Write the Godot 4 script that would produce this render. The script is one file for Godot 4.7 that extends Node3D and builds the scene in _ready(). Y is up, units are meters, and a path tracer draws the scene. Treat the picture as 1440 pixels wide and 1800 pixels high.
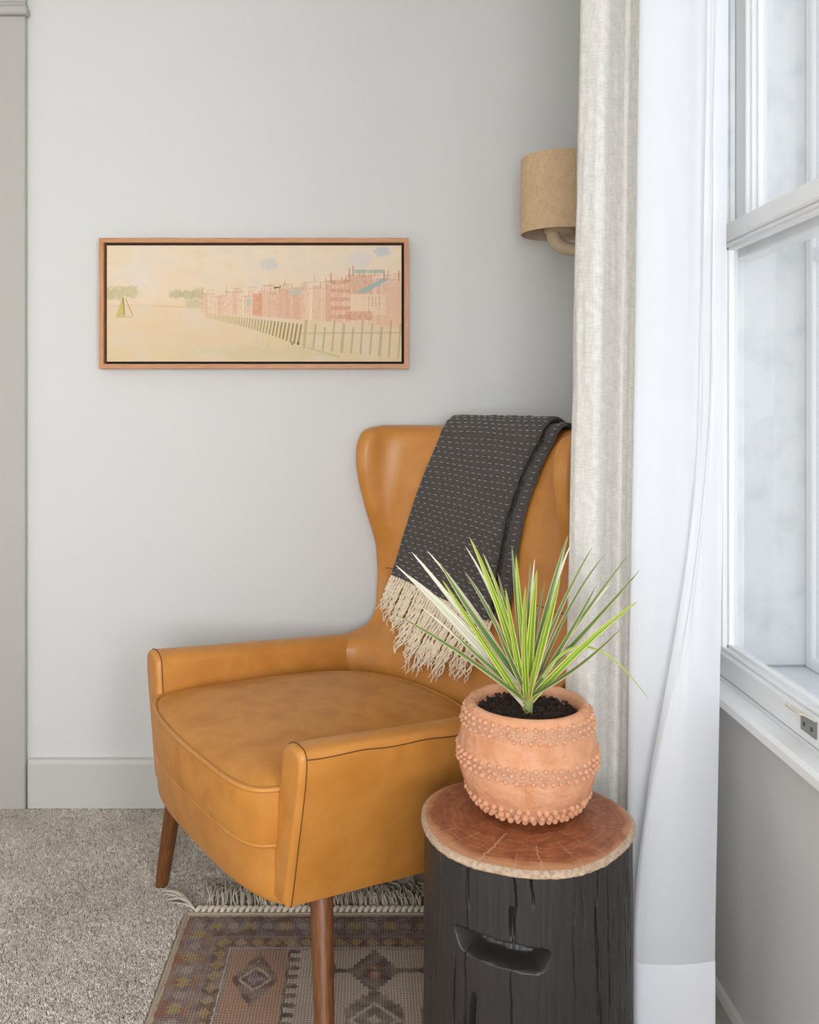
extends Node3D

const EYE := 1.1            # camera height
const BACK := -2.408        # face of the back wall
const SIDE := 0.64          # face of the window wall
const JAMB := -1.69         # far jamb of the window
const NEAR_JAMB := -0.6
const SILL := 0.603
const HEAD := 2.3
const LOW_HEAD := 1.8     # of the windows out of view
const FRONT := 1.7          # wall behind the camera
const WIN2 := Vector2(0.05, 1.35)   # second window of the window wall, from z to z
const LEFT := -2.7          # wall opposite the window wall
const WIN4 := Vector2(-0.5, 0.6)    # window behind the camera, from -x to -x
const WIN3 := Vector2(-0.7, 0.8)    # window of that wall, from -z to -z
const STUMP := Vector3(0.238, 0.0, -1.347)
const STUMP_TOP := 0.47
const POT := Vector3(0.2475, 0.47, -1.385)

var rng := RandomNumberGenerator.new()
var taken := {}
var M := {}


# ------------------------------------------------------------------ mesh tools
class MB:
	var p := PackedVector3Array()
	var t := PackedVector2Array()
	var i := PackedInt32Array()

	func vert(a: Vector3, uv := Vector2.ZERO) -> int:
		p.append(a)
		t.append(uv)
		return p.size() - 1

	func tri(a: int, b: int, c: int) -> void:
		i.append(a)
		i.append(b)
		i.append(c)

	func quad(a: int, b: int, c: int, d: int) -> void:
		tri(a, b, c)
		tri(a, c, d)

	# rows of points joined into a sheet; each row the same length
	func sheet(rows: Array, wrap := false, us := Vector2(0, 1), vs := Vector2(0, 1)) -> void:
		var nr := rows.size()
		var nc: int = rows[0].size()
		var first := p.size()
		for r in nr:
			var row: PackedVector3Array = rows[r]
			for c in nc:
				p.append(row[c])
				t.append(Vector2(lerpf(us.x, us.y, float(c) / (nc - 1)), lerpf(vs.x, vs.y, float(r) / (nr - 1))))
		for r in nr - 1:
			for c in (nc if wrap else nc - 1):
				var a := first + r * nc + c
				var b := first + r * nc + (c + 1) % nc
				tri(a, b, b + nc)
				tri(a, b + nc, a + nc)

	func fan(ring: PackedVector3Array, flip := false) -> void:
		var mid := Vector3.ZERO
		for q in ring:
			mid += q
		var m := vert(mid / ring.size(), Vector2(0.5, 0.5))
		var first := p.size()
		for q in ring:
			vert(q)
		for k in ring.size():
			var b := first + (k + 1) % ring.size()
			if flip:
				tri(m, b, first + k)
			else:
				tri(m, first + k, b)

	# closed loft through rings (each a closed loop), with end caps
	func loft(rings: Array, caps := true) -> void:
		sheet(rings, true)
		if caps:
			fan(rings[0], true)
			fan(rings[-1], false)

	func tube(path: PackedVector3Array, radii: PackedFloat32Array, sides := 8, closed := false, caps := true) -> void:
		var n := path.size()
		var rings := []
		var up := Vector3.UP
		var tan0 := (path[1] - path[0]).normalized()
		if absf(tan0.dot(up)) > 0.9:
			up = Vector3.RIGHT
		for k in n:
			var tg: Vector3
			if closed:
				tg = (path[(k + 1) % n] - path[(k - 1 + n) % n]).normalized()
			else:
				tg = (path[mini(k + 1, n - 1)] - path[maxi(k - 1, 0)]).normalized()
			var side := tg.cross(up).normalized()
			up = side.cross(tg).normalized()
			var rd: float = radii[mini(k, radii.size() - 1)]
			var ring := PackedVector3Array()
			for s in sides:
				var a := TAU * s / sides
				ring.append(path[k] + (side * cos(a) + up * sin(a)) * rd)
			rings.append(ring)
		if closed:
			rings.append(rings[0])
			sheet(rings, true)
		else:
			loft(rings, caps)

	func lathe(profile: PackedVector2Array, sides := 48, at := Vector3.ZERO) -> void:
		var rings := []
		for q in profile:
			var ring := PackedVector3Array()
			for s in sides:
				var a := TAU * s / sides
				ring.append(at + Vector3(cos(a) * q.x, q.y, sin(a) * q.x))
			rings.append(ring)
		sheet(rings, true)

	# a box with chamfered edges
	func box(lo: Vector3, hi: Vector3, b := 0.002) -> void:
		var c := (lo + hi) / 2
		var h := (hi - lo) / 2
		b = minf(b, minf(h.x, minf(h.y, h.z)) * 0.9)
		var f := func(pts: Array) -> void:
			var first := p.size()
			var mid := Vector3.ZERO
			for q in pts:
				vert(q, Vector2(q.x + q.z, q.y))
				mid += q
			mid = mid / pts.size() - c
			var nrm: Vector3 = (pts[2] - pts[0]).cross(pts[1] - pts[0])
			var flip := nrm.dot(mid) < 0
			for k in range(1, pts.size() - 1):
				if flip:
					tri(first, first + k + 1, first + k)
				else:
					tri(first, first + k, first + k + 1)
		var at := func(s: Vector3, axis: int) -> Vector3:
			var q := Vector3(s.x * (h.x - b), s.y * (h.y - b), s.z * (h.z - b))
			q[axis] = s[axis] * h[axis]
			return c + q
		for axis in 3:
			for sg in [-1.0, 1.0]:
				var pts := []
				for uv in [[-1, -1], [1, -1], [1, 1], [-1, 1]]:
					var s := Vector3.ONE
					s[axis] = sg
					s[(axis + 1) % 3] = uv[0]
					s[(axis + 2) % 3] = uv[1]
					pts.append(at.call(s, axis))
				f.call(pts)
			for s1 in [-1.0, 1.0]:
				for s2 in [-1.0, 1.0]:
					var a := Vector3.ONE
					a[(axis + 1) % 3] = s1
					a[(axis + 2) % 3] = s2
					var e := a
					e[axis] = -1.0
					f.call([at.call(a, (axis + 1) % 3), at.call(e, (axis + 1) % 3), at.call(e, (axis + 2) % 3), at.call(a, (axis + 2) % 3)])
		for sx in [-1.0, 1.0]:
			for sy in [-1.0, 1.0]:
				for sz in [-1.0, 1.0]:
					var s := Vector3(sx, sy, sz)
					f.call([at.call(s, 0), at.call(s, 1), at.call(s, 2)])

	# a flat outline in x,y pushed along z
	func prism(outline: PackedVector2Array, z0: float, z1: float) -> void:
		var a := PackedVector3Array()
		var b := PackedVector3Array()
		for q in outline:
			a.append(Vector3(q.x, q.y, z0))
			b.append(Vector3(q.x, q.y, z1))
		sheet([a, b], true)
		var tris := Geometry2D.triangulate_polygon(outline)
		var fa := p.size()
		for q in a:
			vert(q, Vector2(q.x, q.y))
		var fb := p.size()
		for q in b:
			vert(q, Vector2(q.x, q.y))
		for k in range(0, tris.size(), 3):
			tri(fa + tris[k], fa + tris[k + 1], fa + tris[k + 2])
			tri(fb + tris[k], fb + tris[k + 2], fb + tris[k + 1])

	func moved(by: Transform3D) -> void:
		p = by * p

	# smooth = largest angle in degrees still shaded round; 180 uses shared vertices only
	func done(smooth := 40.0, closed := true) -> ArrayMesh:
		if closed:
			var vol := 0.0
			for k in range(0, i.size(), 3):
				vol += p[i[k]].dot(p[i[k + 1]].cross(p[i[k + 2]]))
			if vol > 0.0:
				for k in range(0, i.size(), 3):
					var s := i[k + 1]
					i[k + 1] = i[k + 2]
					i[k + 2] = s
		var nf := i.size() / 3
		var fn := PackedVector3Array()
		fn.resize(nf)
		for k in nf:
			var a := p[i[k * 3]]
			fn[k] = (p[i[k * 3 + 2]] - a).cross(p[i[k * 3 + 1]] - a)
		var arr := []
		arr.resize(Mesh.ARRAY_MAX)
		# join equal positions
		var ids := {}
		var own := PackedInt32Array()
		own.resize(p.size())
		for k in p.size():
			var key := Vector3i((p[k] * 50000.0).round())
			if not ids.has(key):
				ids[key] = ids.size()
			own[k] = ids[key]
		if smooth >= 180.0:
			var sum := PackedVector3Array()
			sum.resize(ids.size())
			for k in nf:
				for e in 3:
					sum[own[i[k * 3 + e]]] += fn[k]
			var nn := PackedVector3Array()
			nn.resize(p.size())
			for k in p.size():
				nn[k] = sum[own[k]].normalized()
			arr[Mesh.ARRAY_VERTEX] = p
			arr[Mesh.ARRAY_NORMAL] = nn
			arr[Mesh.ARRAY_TEX_UV] = t
			arr[Mesh.ARRAY_INDEX] = i
		else:
			var around := []
			around.resize(ids.size())
			for k in nf:
				for e in 3:
					var o := own[i[k * 3 + e]]
					if around[o] == null:
						around[o] = PackedInt32Array()
					around[o].append(k)
			var cs := cos(deg_to_rad(smooth))
			var vv := PackedVector3Array()
			var nn := PackedVector3Array()
			var tt := PackedVector2Array()
			for k in nf:
				var me := fn[k].normalized()
				for e in 3:
					var id := i[k * 3 + e]
					var s := Vector3.ZERO
					for q in around[own[id]]:
						if fn[q].normalized().dot(me) >= cs:
							s += fn[q]
					vv.append(p[id])
					nn.append(s.normalized() if s.length_squared() > 1e-20 else Vector3.UP)
					tt.append(t[id])
			arr[Mesh.ARRAY_VERTEX] = vv
			arr[Mesh.ARRAY_NORMAL] = nn
			arr[Mesh.ARRAY_TEX_UV] = tt
		var m := ArrayMesh.new()
		m.add_surface_from_arrays(Mesh.PRIMITIVE_TRIANGLES, arr)
		return m


# ------------------------------------------------------------------ naming
func numbered(called: String) -> String:
	var n: int = taken.get(called, 0)
	taken[called] = n + 1
	return called if n == 0 else "%s_%03d" % [called, n]


func thing(called: String, label: String, category: String, at := Vector3.ZERO, turn := 0.0, group := "") -> Node3D:
	var o := Node3D.new()
	o.name = numbered(called)
	add_child(o)
	o.position = at
	o.rotation.y = turn
	o.set_meta("label", label)
	o.set_meta("category", category)
	if group:
		o.set_meta("group", group)
	return o


func part(called: String, mesh: Mesh, mat: Material, parent: Node3D, kind := "", label := "") -> MeshInstance3D:
	var o := MeshInstance3D.new()
	o.mesh = mesh
	o.material_override = mat
	o.cast_shadow = GeometryInstance3D.SHADOW_CASTING_SETTING_ON
	if parent == self:
		o.name = numbered(called)
		add_child(o)
	else:
		var n := 0
		var full := called
		while parent.has_node(NodePath(full)):
			n += 1
			full = "%s_%03d" % [called, n]
		o.name = full
		parent.add_child(o, true)
	if kind:
		o.set_meta("kind", kind)
	if label:
		o.set_meta("label", label)
	return o


func tag(o: Node, label: String, category: String, kind := "") -> void:
	o.set_meta("label", label)
	o.set_meta("category", category)
	if kind:
		o.set_meta("kind", kind)


func boxes(list: Array, b := 0.002) -> ArrayMesh:
	var m := MB.new()
	for q in list:
		m.box(q[0], q[1], b)
	return m.done(30)


func V3(x: float, y: float, z: float) -> Vector3:
	return Vector3(x, y, z)


# smooth curve through points
func curve(pts: Array, steps: int, closed := false) -> PackedVector3Array:
	var out := PackedVector3Array()
	var n := pts.size()
	var spans := n if closed else n - 1
	for s in spans:
		var a: Vector3
		var b: Vector3 = pts[s]
		var c: Vector3 = pts[(s + 1) % n]
		var d: Vector3
		if closed:
			a = pts[(s - 1 + n) % n]
			d = pts[(s + 2) % n]
		else:
			a = pts[s - 1] if s > 0 else b * 2 - c
			d = pts[s + 2] if s + 2 < n else c * 2 - b
		for k in steps:
			out.append(b.cubic_interpolate(c, a, d, float(k) / steps))
	if not closed:
		out.append(pts[-1])
	return out


func table(tab: Array, x: float) -> float:
	if x <= tab[0][0]:
		return tab[0][1]
	for k in tab.size() - 1:
		if x <= tab[k + 1][0]:
			var y0: float = tab[maxi(k - 1, 0)][1]
			var y3: float = tab[mini(k + 2, tab.size() - 1)][1]
			var x0: float = tab[maxi(k - 1, 0)][0] if k > 0 else tab[0][0] - 0.1
			var x3: float = tab[k + 2][0] if k + 2 < tab.size() else tab[k + 1][0] + 0.1
			var h: float = tab[k + 1][0] - tab[k][0]
			var u: float = (x - tab[k][0]) / h
			var m1: float = (tab[k + 1][1] - y0) / (tab[k + 1][0] - x0) * h
			var m2: float = (y3 - tab[k][1]) / (x3 - tab[k][0]) * h
			var u2 := u * u
			var u3 := u2 * u
			return (2 * u3 - 3 * u2 + 1) * tab[k][1] + (u3 - 2 * u2 + u) * m1 + (3 * u2 - 2 * u3) * tab[k + 1][1] + (u3 - u2) * m2
	return tab[-1][1]


# ------------------------------------------------------------------ materials
func rgb(r: int, g: int, b: int, a := 1.0) -> Color:
	return Color(r / 255.0, g / 255.0, b / 255.0, a)


func noise(freq: float, seed_ := 1, octaves := 4, kind := FastNoiseLite.TYPE_SIMPLEX_SMOOTH) -> FastNoiseLite:
	var n := FastNoiseLite.new()
	n.noise_type = kind
	n.frequency = freq
	n.seed = seed_
	n.fractal_octaves = octaves
	return n


func noise_tex(freq: float, colors: Array, size := 512, seed_ := 1, octaves := 4, kind := FastNoiseLite.TYPE_SIMPLEX_SMOOTH) -> NoiseTexture2D:
	var t := NoiseTexture2D.new()
	t.width = size
	t.height = size
	t.seamless = true
	t.noise = noise(freq, seed_, octaves, kind)
	if colors:
		var g := Gradient.new()
		g.offsets = PackedFloat32Array(range(colors.size()).map(func(k): return k / float(colors.size() - 1)))
		g.colors = PackedColorArray(colors)
		t.color_ramp = g
	return t


func mat(c: Color, rough := 0.7) -> StandardMaterial3D:
	var m := StandardMaterial3D.new()
	m.albedo_color = c
	m.roughness = rough
	m.cull_mode = BaseMaterial3D.CULL_DISABLED
	return m


func tri_tex(m: StandardMaterial3D, t: Texture2D, per_metre: float, world := false) -> StandardMaterial3D:
	m.albedo_texture = t
	m.uv1_triplanar = true
	m.uv1_world_triplanar = world
	m.uv1_scale = Vector3.ONE * per_metre
	return m


func relief(m: StandardMaterial3D, t: Texture2D, cm: float) -> StandardMaterial3D:
	m.heightmap_enabled = true
	m.heightmap_texture = t
	m.heightmap_scale = cm
	return m


func image_tex(w: int, h: int, f: Callable) -> ImageTexture:
	var data := PackedByteArray()
	data.resize(w * h * 3)
	var at := 0
	for y in h:
		for x in w:
			var c: Color = f.call(x, y)
			data[at] = clampi(int(c.r * 255.0), 0, 255)
			data[at + 1] = clampi(int(c.g * 255.0), 0, 255)
			data[at + 2] = clampi(int(c.b * 255.0), 0, 255)
			at += 3
	return ImageTexture.create_from_image(Image.create_from_data(w, h, false, Image.FORMAT_RGB8, data))


func weave_tex(w: int, base: Color, dark: Color, amount: float, seed_: int) -> ImageTexture:
	# slubbed threads in both directions
	var n1 := noise(1.0, seed_, 2)
	var n2 := noise(1.0, seed_ + 1, 2)
	var n3 := noise(1.0, seed_ + 2, 3)
	return image_tex(w, w, func(x: int, y: int) -> Color:
		var a := n1.get_noise_2d(x * 0.35, y * 0.02)
		var b := n2.get_noise_2d(x * 0.02, y * 0.35)
		var c := n3.get_noise_2d(x * 0.02, y * 0.02)
		var k := clampf(0.35 + amount * (maxf(a, -0.3) + maxf(b, -0.3)) + 0.25 * c, 0.0, 1.0)
		return base.lerp(dark, k))


func make_materials() -> void:
	M.wall = mat(rgb(213, 212, 209), 0.85)
	M.ceiling = mat(rgb(214, 213, 210), 0.9)
	M.trim = mat(rgb(198, 195, 189), 0.6)
	M.sash = mat(rgb(240, 241, 241), 0.4)
	M.old_paint = tri_tex(mat(Color.WHITE, 0.6), noise_tex(0.02, [rgb(214, 219, 222), rgb(232, 234, 235), rgb(236, 238, 240)], 256, 6), 2.0, true)
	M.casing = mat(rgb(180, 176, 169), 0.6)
	M.glass = mat(Color(1, 1, 1, 0.04), 0.03)
	M.glass.transparency = BaseMaterial3D.TRANSPARENCY_ALPHA
	M.wire = mat(rgb(105, 108, 112), 0.6)
	M.steel = mat(rgb(150, 148, 145), 0.32)
	M.steel.metallic = 0.9
	M.brass = mat(rgb(214, 202, 180), 0.35)
	M.brass.metallic = 0.4
	M.screw = mat(rgb(95, 85, 78), 0.4)
	M.screw.metallic = 0.8

	M.carpet = tri_tex(mat(Color.WHITE, 1.0), noise_tex(0.22, [rgb(128, 117, 103), rgb(164, 152, 136), rgb(180, 168, 151), rgb(200, 189, 173)], 512, 11, 3), 2.4, true)
	M.pile = mat(Color.WHITE, 1.0)
	M.pile.vertex_color_use_as_albedo = true

	M.leather = tri_tex(mat(Color.WHITE, 0.4), noise_tex(0.012, [rgb(187, 121, 48), rgb(195, 129, 55), rgb(203, 137, 63), rgb(191, 125, 51)], 512, 21, 5), 1.6)
	M.seat = tri_tex(mat(Color.WHITE, 0.5), noise_tex(0.009, [rgb(176, 110, 38), rgb(190, 123, 46), rgb(204, 138, 58), rgb(187, 120, 44)], 512, 25, 6), 1.6)
	M.seam = mat(rgb(104, 62, 24), 0.7)
	M.leg_wood = wood_mat(rgb(92, 52, 24), rgb(138, 86, 44), 0.45, 31)
	M.frame_wood = wood_mat(rgb(176, 118, 78), rgb(206, 154, 112), 0.5, 33)
	M.gap_black = mat(rgb(34, 28, 22), 0.9)

	M.linen = mat(Color.WHITE, 0.95)
	M.linen.albedo_texture = weave_tex(512, rgb(238, 235, 230), rgb(206, 200, 192), 0.5, 41)
	M.linen.backlight_enabled = true
	M.linen.backlight = Color(0.5, 0.49, 0.47)
	M.sheer = mat(rgb(248, 250, 255, 0.9), 0.95)
	M.sheer.transparency = BaseMaterial3D.TRANSPARENCY_ALPHA
	M.sheer.backlight_enabled = true
	M.sheer.backlight = Color(0.9, 0.9, 0.9)
	M.hem = mat(rgb(246, 247, 253), 0.95)
	M.hem.backlight_enabled = true
	M.hem.backlight = Color(0.6, 0.6, 0.6)

	M.shade = mat(Color.WHITE, 0.95)
	M.shade.albedo_texture = weave_tex(512, rgb(220, 190, 152), rgb(192, 160, 122), 0.5, 45)
	M.shade.backlight_enabled = true
	M.shade.backlight = Color(0.3, 0.28, 0.25)
	M.shade_lining = mat(rgb(196, 172, 148), 0.9)
	M.lamp_arm = tri_tex(mat(Color.WHITE, 0.6), noise_tex(0.08, [rgb(196, 176, 142), rgb(206, 188, 156)], 256, 47), 6.0)

	M.clay = tri_tex(mat(Color.WHITE, 0.85), noise_tex(0.012, [rgb(198, 130, 88), rgb(213, 151, 112), rgb(220, 164, 130), rgb(206, 138, 93)], 512, 51, 5), 3.0)
	relief(M.clay, noise_tex(0.03, [], 512, 52, 5), 0.35)
	M.clay_dusty = tri_tex(mat(Color.WHITE, 0.95), noise_tex(0.02, [rgb(176, 128, 100), rgb(198, 152, 122), rgb(206, 164, 138)], 512, 53, 5), 5.0)
	M.nodule = tri_tex(mat(Color.WHITE, 0.85), noise_tex(0.03, [rgb(208, 148, 110), rgb(222, 167, 132)], 256, 55), 8.0)
	M.soil = tri_tex(mat(Color.WHITE, 1.0), noise_tex(0.1, [rgb(28, 20, 16), rgb(52, 38, 30), rgb(74, 58, 48)], 256, 57), 12.0)

	M.char = tri_tex(mat(Color.WHITE, 0.42), noise_tex(0.02, [rgb(43, 40, 39), rgb(47, 44, 42), rgb(51, 47, 45)], 512, 61, 4), 3.0)
	M.char.uv1_scale = Vector3(9, 1.2, 9)
	M.slab = mat(Color.WHITE, 0.42)
	M.slab.albedo_texture = slab_tex()
	M.sapwood = tri_tex(mat(Color.WHITE, 0.8), noise_tex(0.05, [rgb(140, 112, 88), rgb(186, 160, 134), rgb(206, 186, 164)], 256, 65), 8.0)

	M.throw = mat(Color.WHITE, 1.0)
	M.throw.albedo_texture = weave_tex(512, rgb(98, 92, 87), rgb(54, 51, 50), 0.8, 71)
	M.throw.uv1_scale = Vector3(5, 2, 1)
	relief(M.throw, noise_tex(0.09, [], 256, 72, 3), 0.6)
	M.throw.rim_enabled = true
	M.throw.rim = 0.3
	M.stitch = mat(rgb(214, 204, 188), 0.9)
	M.fringe = tri_tex(mat(Color.WHITE, 1.0), noise_tex(0.05, [rgb(236, 217, 186), rgb(248, 235, 212)], 128, 75), 10.0)
	M.rug_fringe = tri_tex(mat(Color.WHITE, 1.0), noise_tex(0.05, [rgb(196, 184, 164), rgb(226, 216, 198)], 128, 76), 10.0)
	M.rug = mat(Color.WHITE, 1.0)
	M.rug.albedo_texture = rug_tex()
	relief(M.rug, M.rug.albedo_texture, 0.15)
	M.rug_edge = mat(rgb(176, 162, 142), 1.0)
	for k in 3:
		var m := mat(Color.WHITE, 0.42)
		m.albedo_texture = leaf_tex(k)
		m.backlight_enabled = true
		m.backlight = Color(0.5, 0.55, 0.3)
		M["leaf%d" % k] = m
	M.stem = mat(rgb(150, 160, 90), 0.6)
	M.canvas = mat(Color.WHITE, 0.8)
	M.canvas.albedo_texture = painting()
	relief(M.canvas, noise_tex(0.3, [], 256, 79, 2), 0.02)


func wood_mat(dark: Color, light: Color, rough: float, seed_: int) -> StandardMaterial3D:
	var n := noise(0.05, seed_, 4)
	var n2 := noise(0.3, seed_ + 1, 2)
	var m := mat(Color.WHITE, rough)
	m.albedo_texture = image_tex(256, 512, func(x: int, y: int) -> Color:
		var a := n.get_noise_2d(x * 1.6, y * 0.08)
		var b := n2.get_noise_2d(x * 1.5, y * 0.05)
		var k := 0.5 + 0.5 * sin((x * 0.12 + a * 9.0)) * 0.6 + 0.35 * b
		return dark.lerp(light, clampf(k, 0.0, 1.0)))
	return m


func slab_tex() -> ImageTexture:
	var n := noise(0.012, 81, 4)
	var n2 := noise(0.5, 82, 2)
	var n3 := noise(0.05, 83, 4)
	return image_tex(512, 512, func(x: int, y: int) -> Color:
		var d := Vector2(x - 262.0, y - 236.0)
		var r := d.length() / 256.0
		var a := atan2(d.y, d.x)
		var w := r + 0.05 * n.get_noise_2d(x, y)
		var ring := 0.5 + 0.5 * sin(w * 92.0 + 3.0 * n3.get_noise_2d(x * 0.3, y * 0.3))
		var ray := n2.get_noise_2d(a * 90.0, r * 3.0)
		var c := rgb(140, 78, 46).lerp(rgb(178, 112, 74), 0.45 * ring + 0.3 * ray + 0.3)
		c = c.lerp(rgb(104, 54, 34), clampf(0.5 * n3.get_noise_2d(x * 0.5, y * 0.5) + 0.25 * absf(sin(w * 14.0)), 0.0, 0.6))
		if w > 0.86:
			c = c.lerp(rgb(204, 152, 112), clampf((w - 0.86) * 9.0, 0.0, 0.8))
		# pale filled checks that run out from the heart
		for k in 9:
			var ang: float = [0.35, 0.95, 1.25, 1.62, 1.85, 2.15, 2.5, 2.75, 5.9][k]
			var off: float = absf(wrapf(a - ang - 0.03 * n3.get_noise_2d(r * 400.0, k * 50.0), -PI, PI)) * r
			if off < [0.004, 0.003, 0.003, 0.006, 0.003, 0.009, 0.004, 0.004, 0.004][k] and r > [0.5, 0.4, 0.55, 0.6, 0.75, 0.45, 0.6, 0.7, 0.5][k]:
				c = c.lerp(rgb(196, 164, 136), 0.75)
		return c)


func leaf_tex(kind: int) -> ImageTexture:
	# across the leaf: red hairline, cream margin, green, cream streak, green, margin, hairline
	var greens: Array = [[rgb(196, 206, 176), rgb(150, 178, 140)], [rgb(160, 198, 44), rgb(112, 162, 32)], [rgb(132, 160, 78), rgb(84, 124, 66)]]
	var margin: Color = [rgb(244, 238, 220), rgb(236, 232, 150), rgb(222, 214, 176)][kind]
	var n := noise(0.4, 90 + kind, 2)
	return image_tex(64, 64, func(x: int, y: int) -> Color:
		var u := absf(x / 63.0 - 0.5) * 2.0
		var v := x / 63.0
		var c: Color = greens[kind][0].lerp(greens[kind][1], clampf(0.5 + 0.9 * n.get_noise_2d(x * 1.0, y * 0.04), 0.0, 1.0))
		if kind == 0 and v > 0.3:
			c = margin
		if kind == 0 and absf(v - 0.7) < 0.05:
			c = rgb(176, 196, 160)
		if kind == 1 and absf(v - 0.42) < 0.06:
			c = rgb(206, 222, 110)
		if u > 0.68:
			c = margin
		if u > 0.92:
			c = rgb(206, 128, 110)
		return c)


func rug_tex() -> ImageTexture:
	# 0.96 m x 1.28 m at 1.25 mm
	var n := noise(0.03, 101, 4)
	var n2 := noise(0.5, 102, 2)
	var cream := rgb(206, 192, 172)
	var dark := rgb(78, 66, 62)
	var rust := rgb(160, 92, 62)
	var blue := rgb(112, 112, 128)
	var gold := rgb(176, 150, 84)
	return image_tex(768, 1024, func(x: int, y: int) -> Color:
		var u: float = x * 0.125      # centimetres from the long edge
		var v: float = y * 0.125      # from the fringed edge
		if u > 48.0:
			u = 96.0 - u
		if v > 64.0:
			v = 128.0 - v
		var worn := n.get_noise_2d(x, y)
		u += 0.35 * n.get_noise_2d(x * 2.0, y * 2.0 + 300.0) + 0.16 * n2.get_noise_2d(x, y)
		v += 0.35 * n.get_noise_2d(x * 2.0 + 500.0, y * 2.0) + 0.16 * n2.get_noise_2d(x + 90.0, y)
		var c := cream
		var e := minf(u - 0.9, v - 1.0)     # distance into the rug
		var along := v if u - 0.9 < v - 1.0 else u
		if e < 0.0:
			c = rgb(178, 164, 142)
		elif e < 6.8:
			c = rust.lerp(dark, clampf(0.55 + 0.6 * worn + (0.3 if u - 0.9 >= v - 1.0 else -0.25), 0.0, 1.0))
			var q := Vector2(fposmod(along, 7.4) - 3.7, e - 3.4)
			var rr := q.length() * (1.0 + 0.18 * cos(8.0 * q.angle()))
			if rr < 2.4 and rr > 1.7:
				c = blue
			elif rr < 1.2:
				c = blue.lerp(cream, 0.5)
			elif absf(absf(q.x) - 3.1) + absf(q.y) * 0.6 < 1.0:
				c = gold
		elif e < 7.3:
			c = blue
		elif e < 10.4:
			var z := absf(fposmod(along, 3.4) - 1.7)
			c = gold.lerp(rust, 0.35) if z > absf(e - 8.9) else rust.lerp(dark, 0.55)
			if absf(z - absf(e - 8.9)) < 0.22:
				c = dark
		elif e < 11.3:
			c = blue if absf(e - 10.8) > 0.2 else cream
		else:
			var a := u - 12.2
			var b := v - 12.3
			if a < 11.5:
				c = rgb(184, 140, 108).lerp(rust, clampf(0.3 + worn, 0.0, 1.0))
				var q := Vector2(absf(a - 5.8), absf(fposmod(b, 24.0) - 9.0))
				var dia := q.x / 4.6 + q.y / 8.0
				if dia < 1.0:
					c = dark.lerp(rust, 0.25)
				if dia < 0.7 and absf(fposmod(q.x + q.y, 2.2) - 1.1) < 0.35:
					c = cream
				if dia < 0.25:
					c = blue
			elif a < 14.6:
				c = cream
				if fposmod(b, 2.6) < 1.2 and absf(a - 13.0) < 1.2 - 0.7 * absf(fposmod(b, 2.6) - 0.6):
					c = dark
				if absf(a - 11.8) < 0.2:
					c = dark
			else:
				var q := Vector2(absf(u - 41.0), absf(fposmod(b, 30.0) - 6.5))
				var step := floorf(q.y / 0.9) * 0.9
				if q.x < 4.8 - step * 0.8:
					c = dark
					if q.x + q.y < 2.6:
						c = rust
					if q.x + q.y < 1.2:
						c = cream
				if q.y < 0.6 and q.x < 9.0:
					c = dark
				if absf(q.x - 8.3) < 0.8 and q.y < 2.2:
					c = dark
				var q2 := Vector2(absf(u - 41.0), absf(fposmod(b, 30.0) - 20.0))
				if q2.x < 5.4 and q2.y < 7.6 - floorf(q2.x / 1.2) * 1.1:
					c = dark.lerp(cream, 0.25)
					if absf(q2.x + q2.y - 4.4) < 0.5 or q2.x + q2.y < 1.4:
						c = cream
		c = c.lerp(rgb(200, 178, 156), clampf(0.40 + 0.6 * worn, 0.05, 0.62)).lerp(dark if n2.get_noise_2d(x * 1.3, y * 1.3) > 0.0 else cream, 0.14)
		# open weave: dark holes between the yarns
		var wx := sin(x * TAU / 4.7 + 0.8 * n2.get_noise_2d(y * 0.1, x * 0.02))
		var wy := sin(y * TAU / 4.7 + 1.5 * n2.get_noise_2d(x * 0.05, y * 0.05))
		if e >= 0.0:
			c = c.lerp(rgb(44, 36, 34), clampf(0.27 * maxf(wx, 0.0) + 0.27 * maxf(wy, 0.0), 0.0, 0.5))
		return c)


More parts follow.
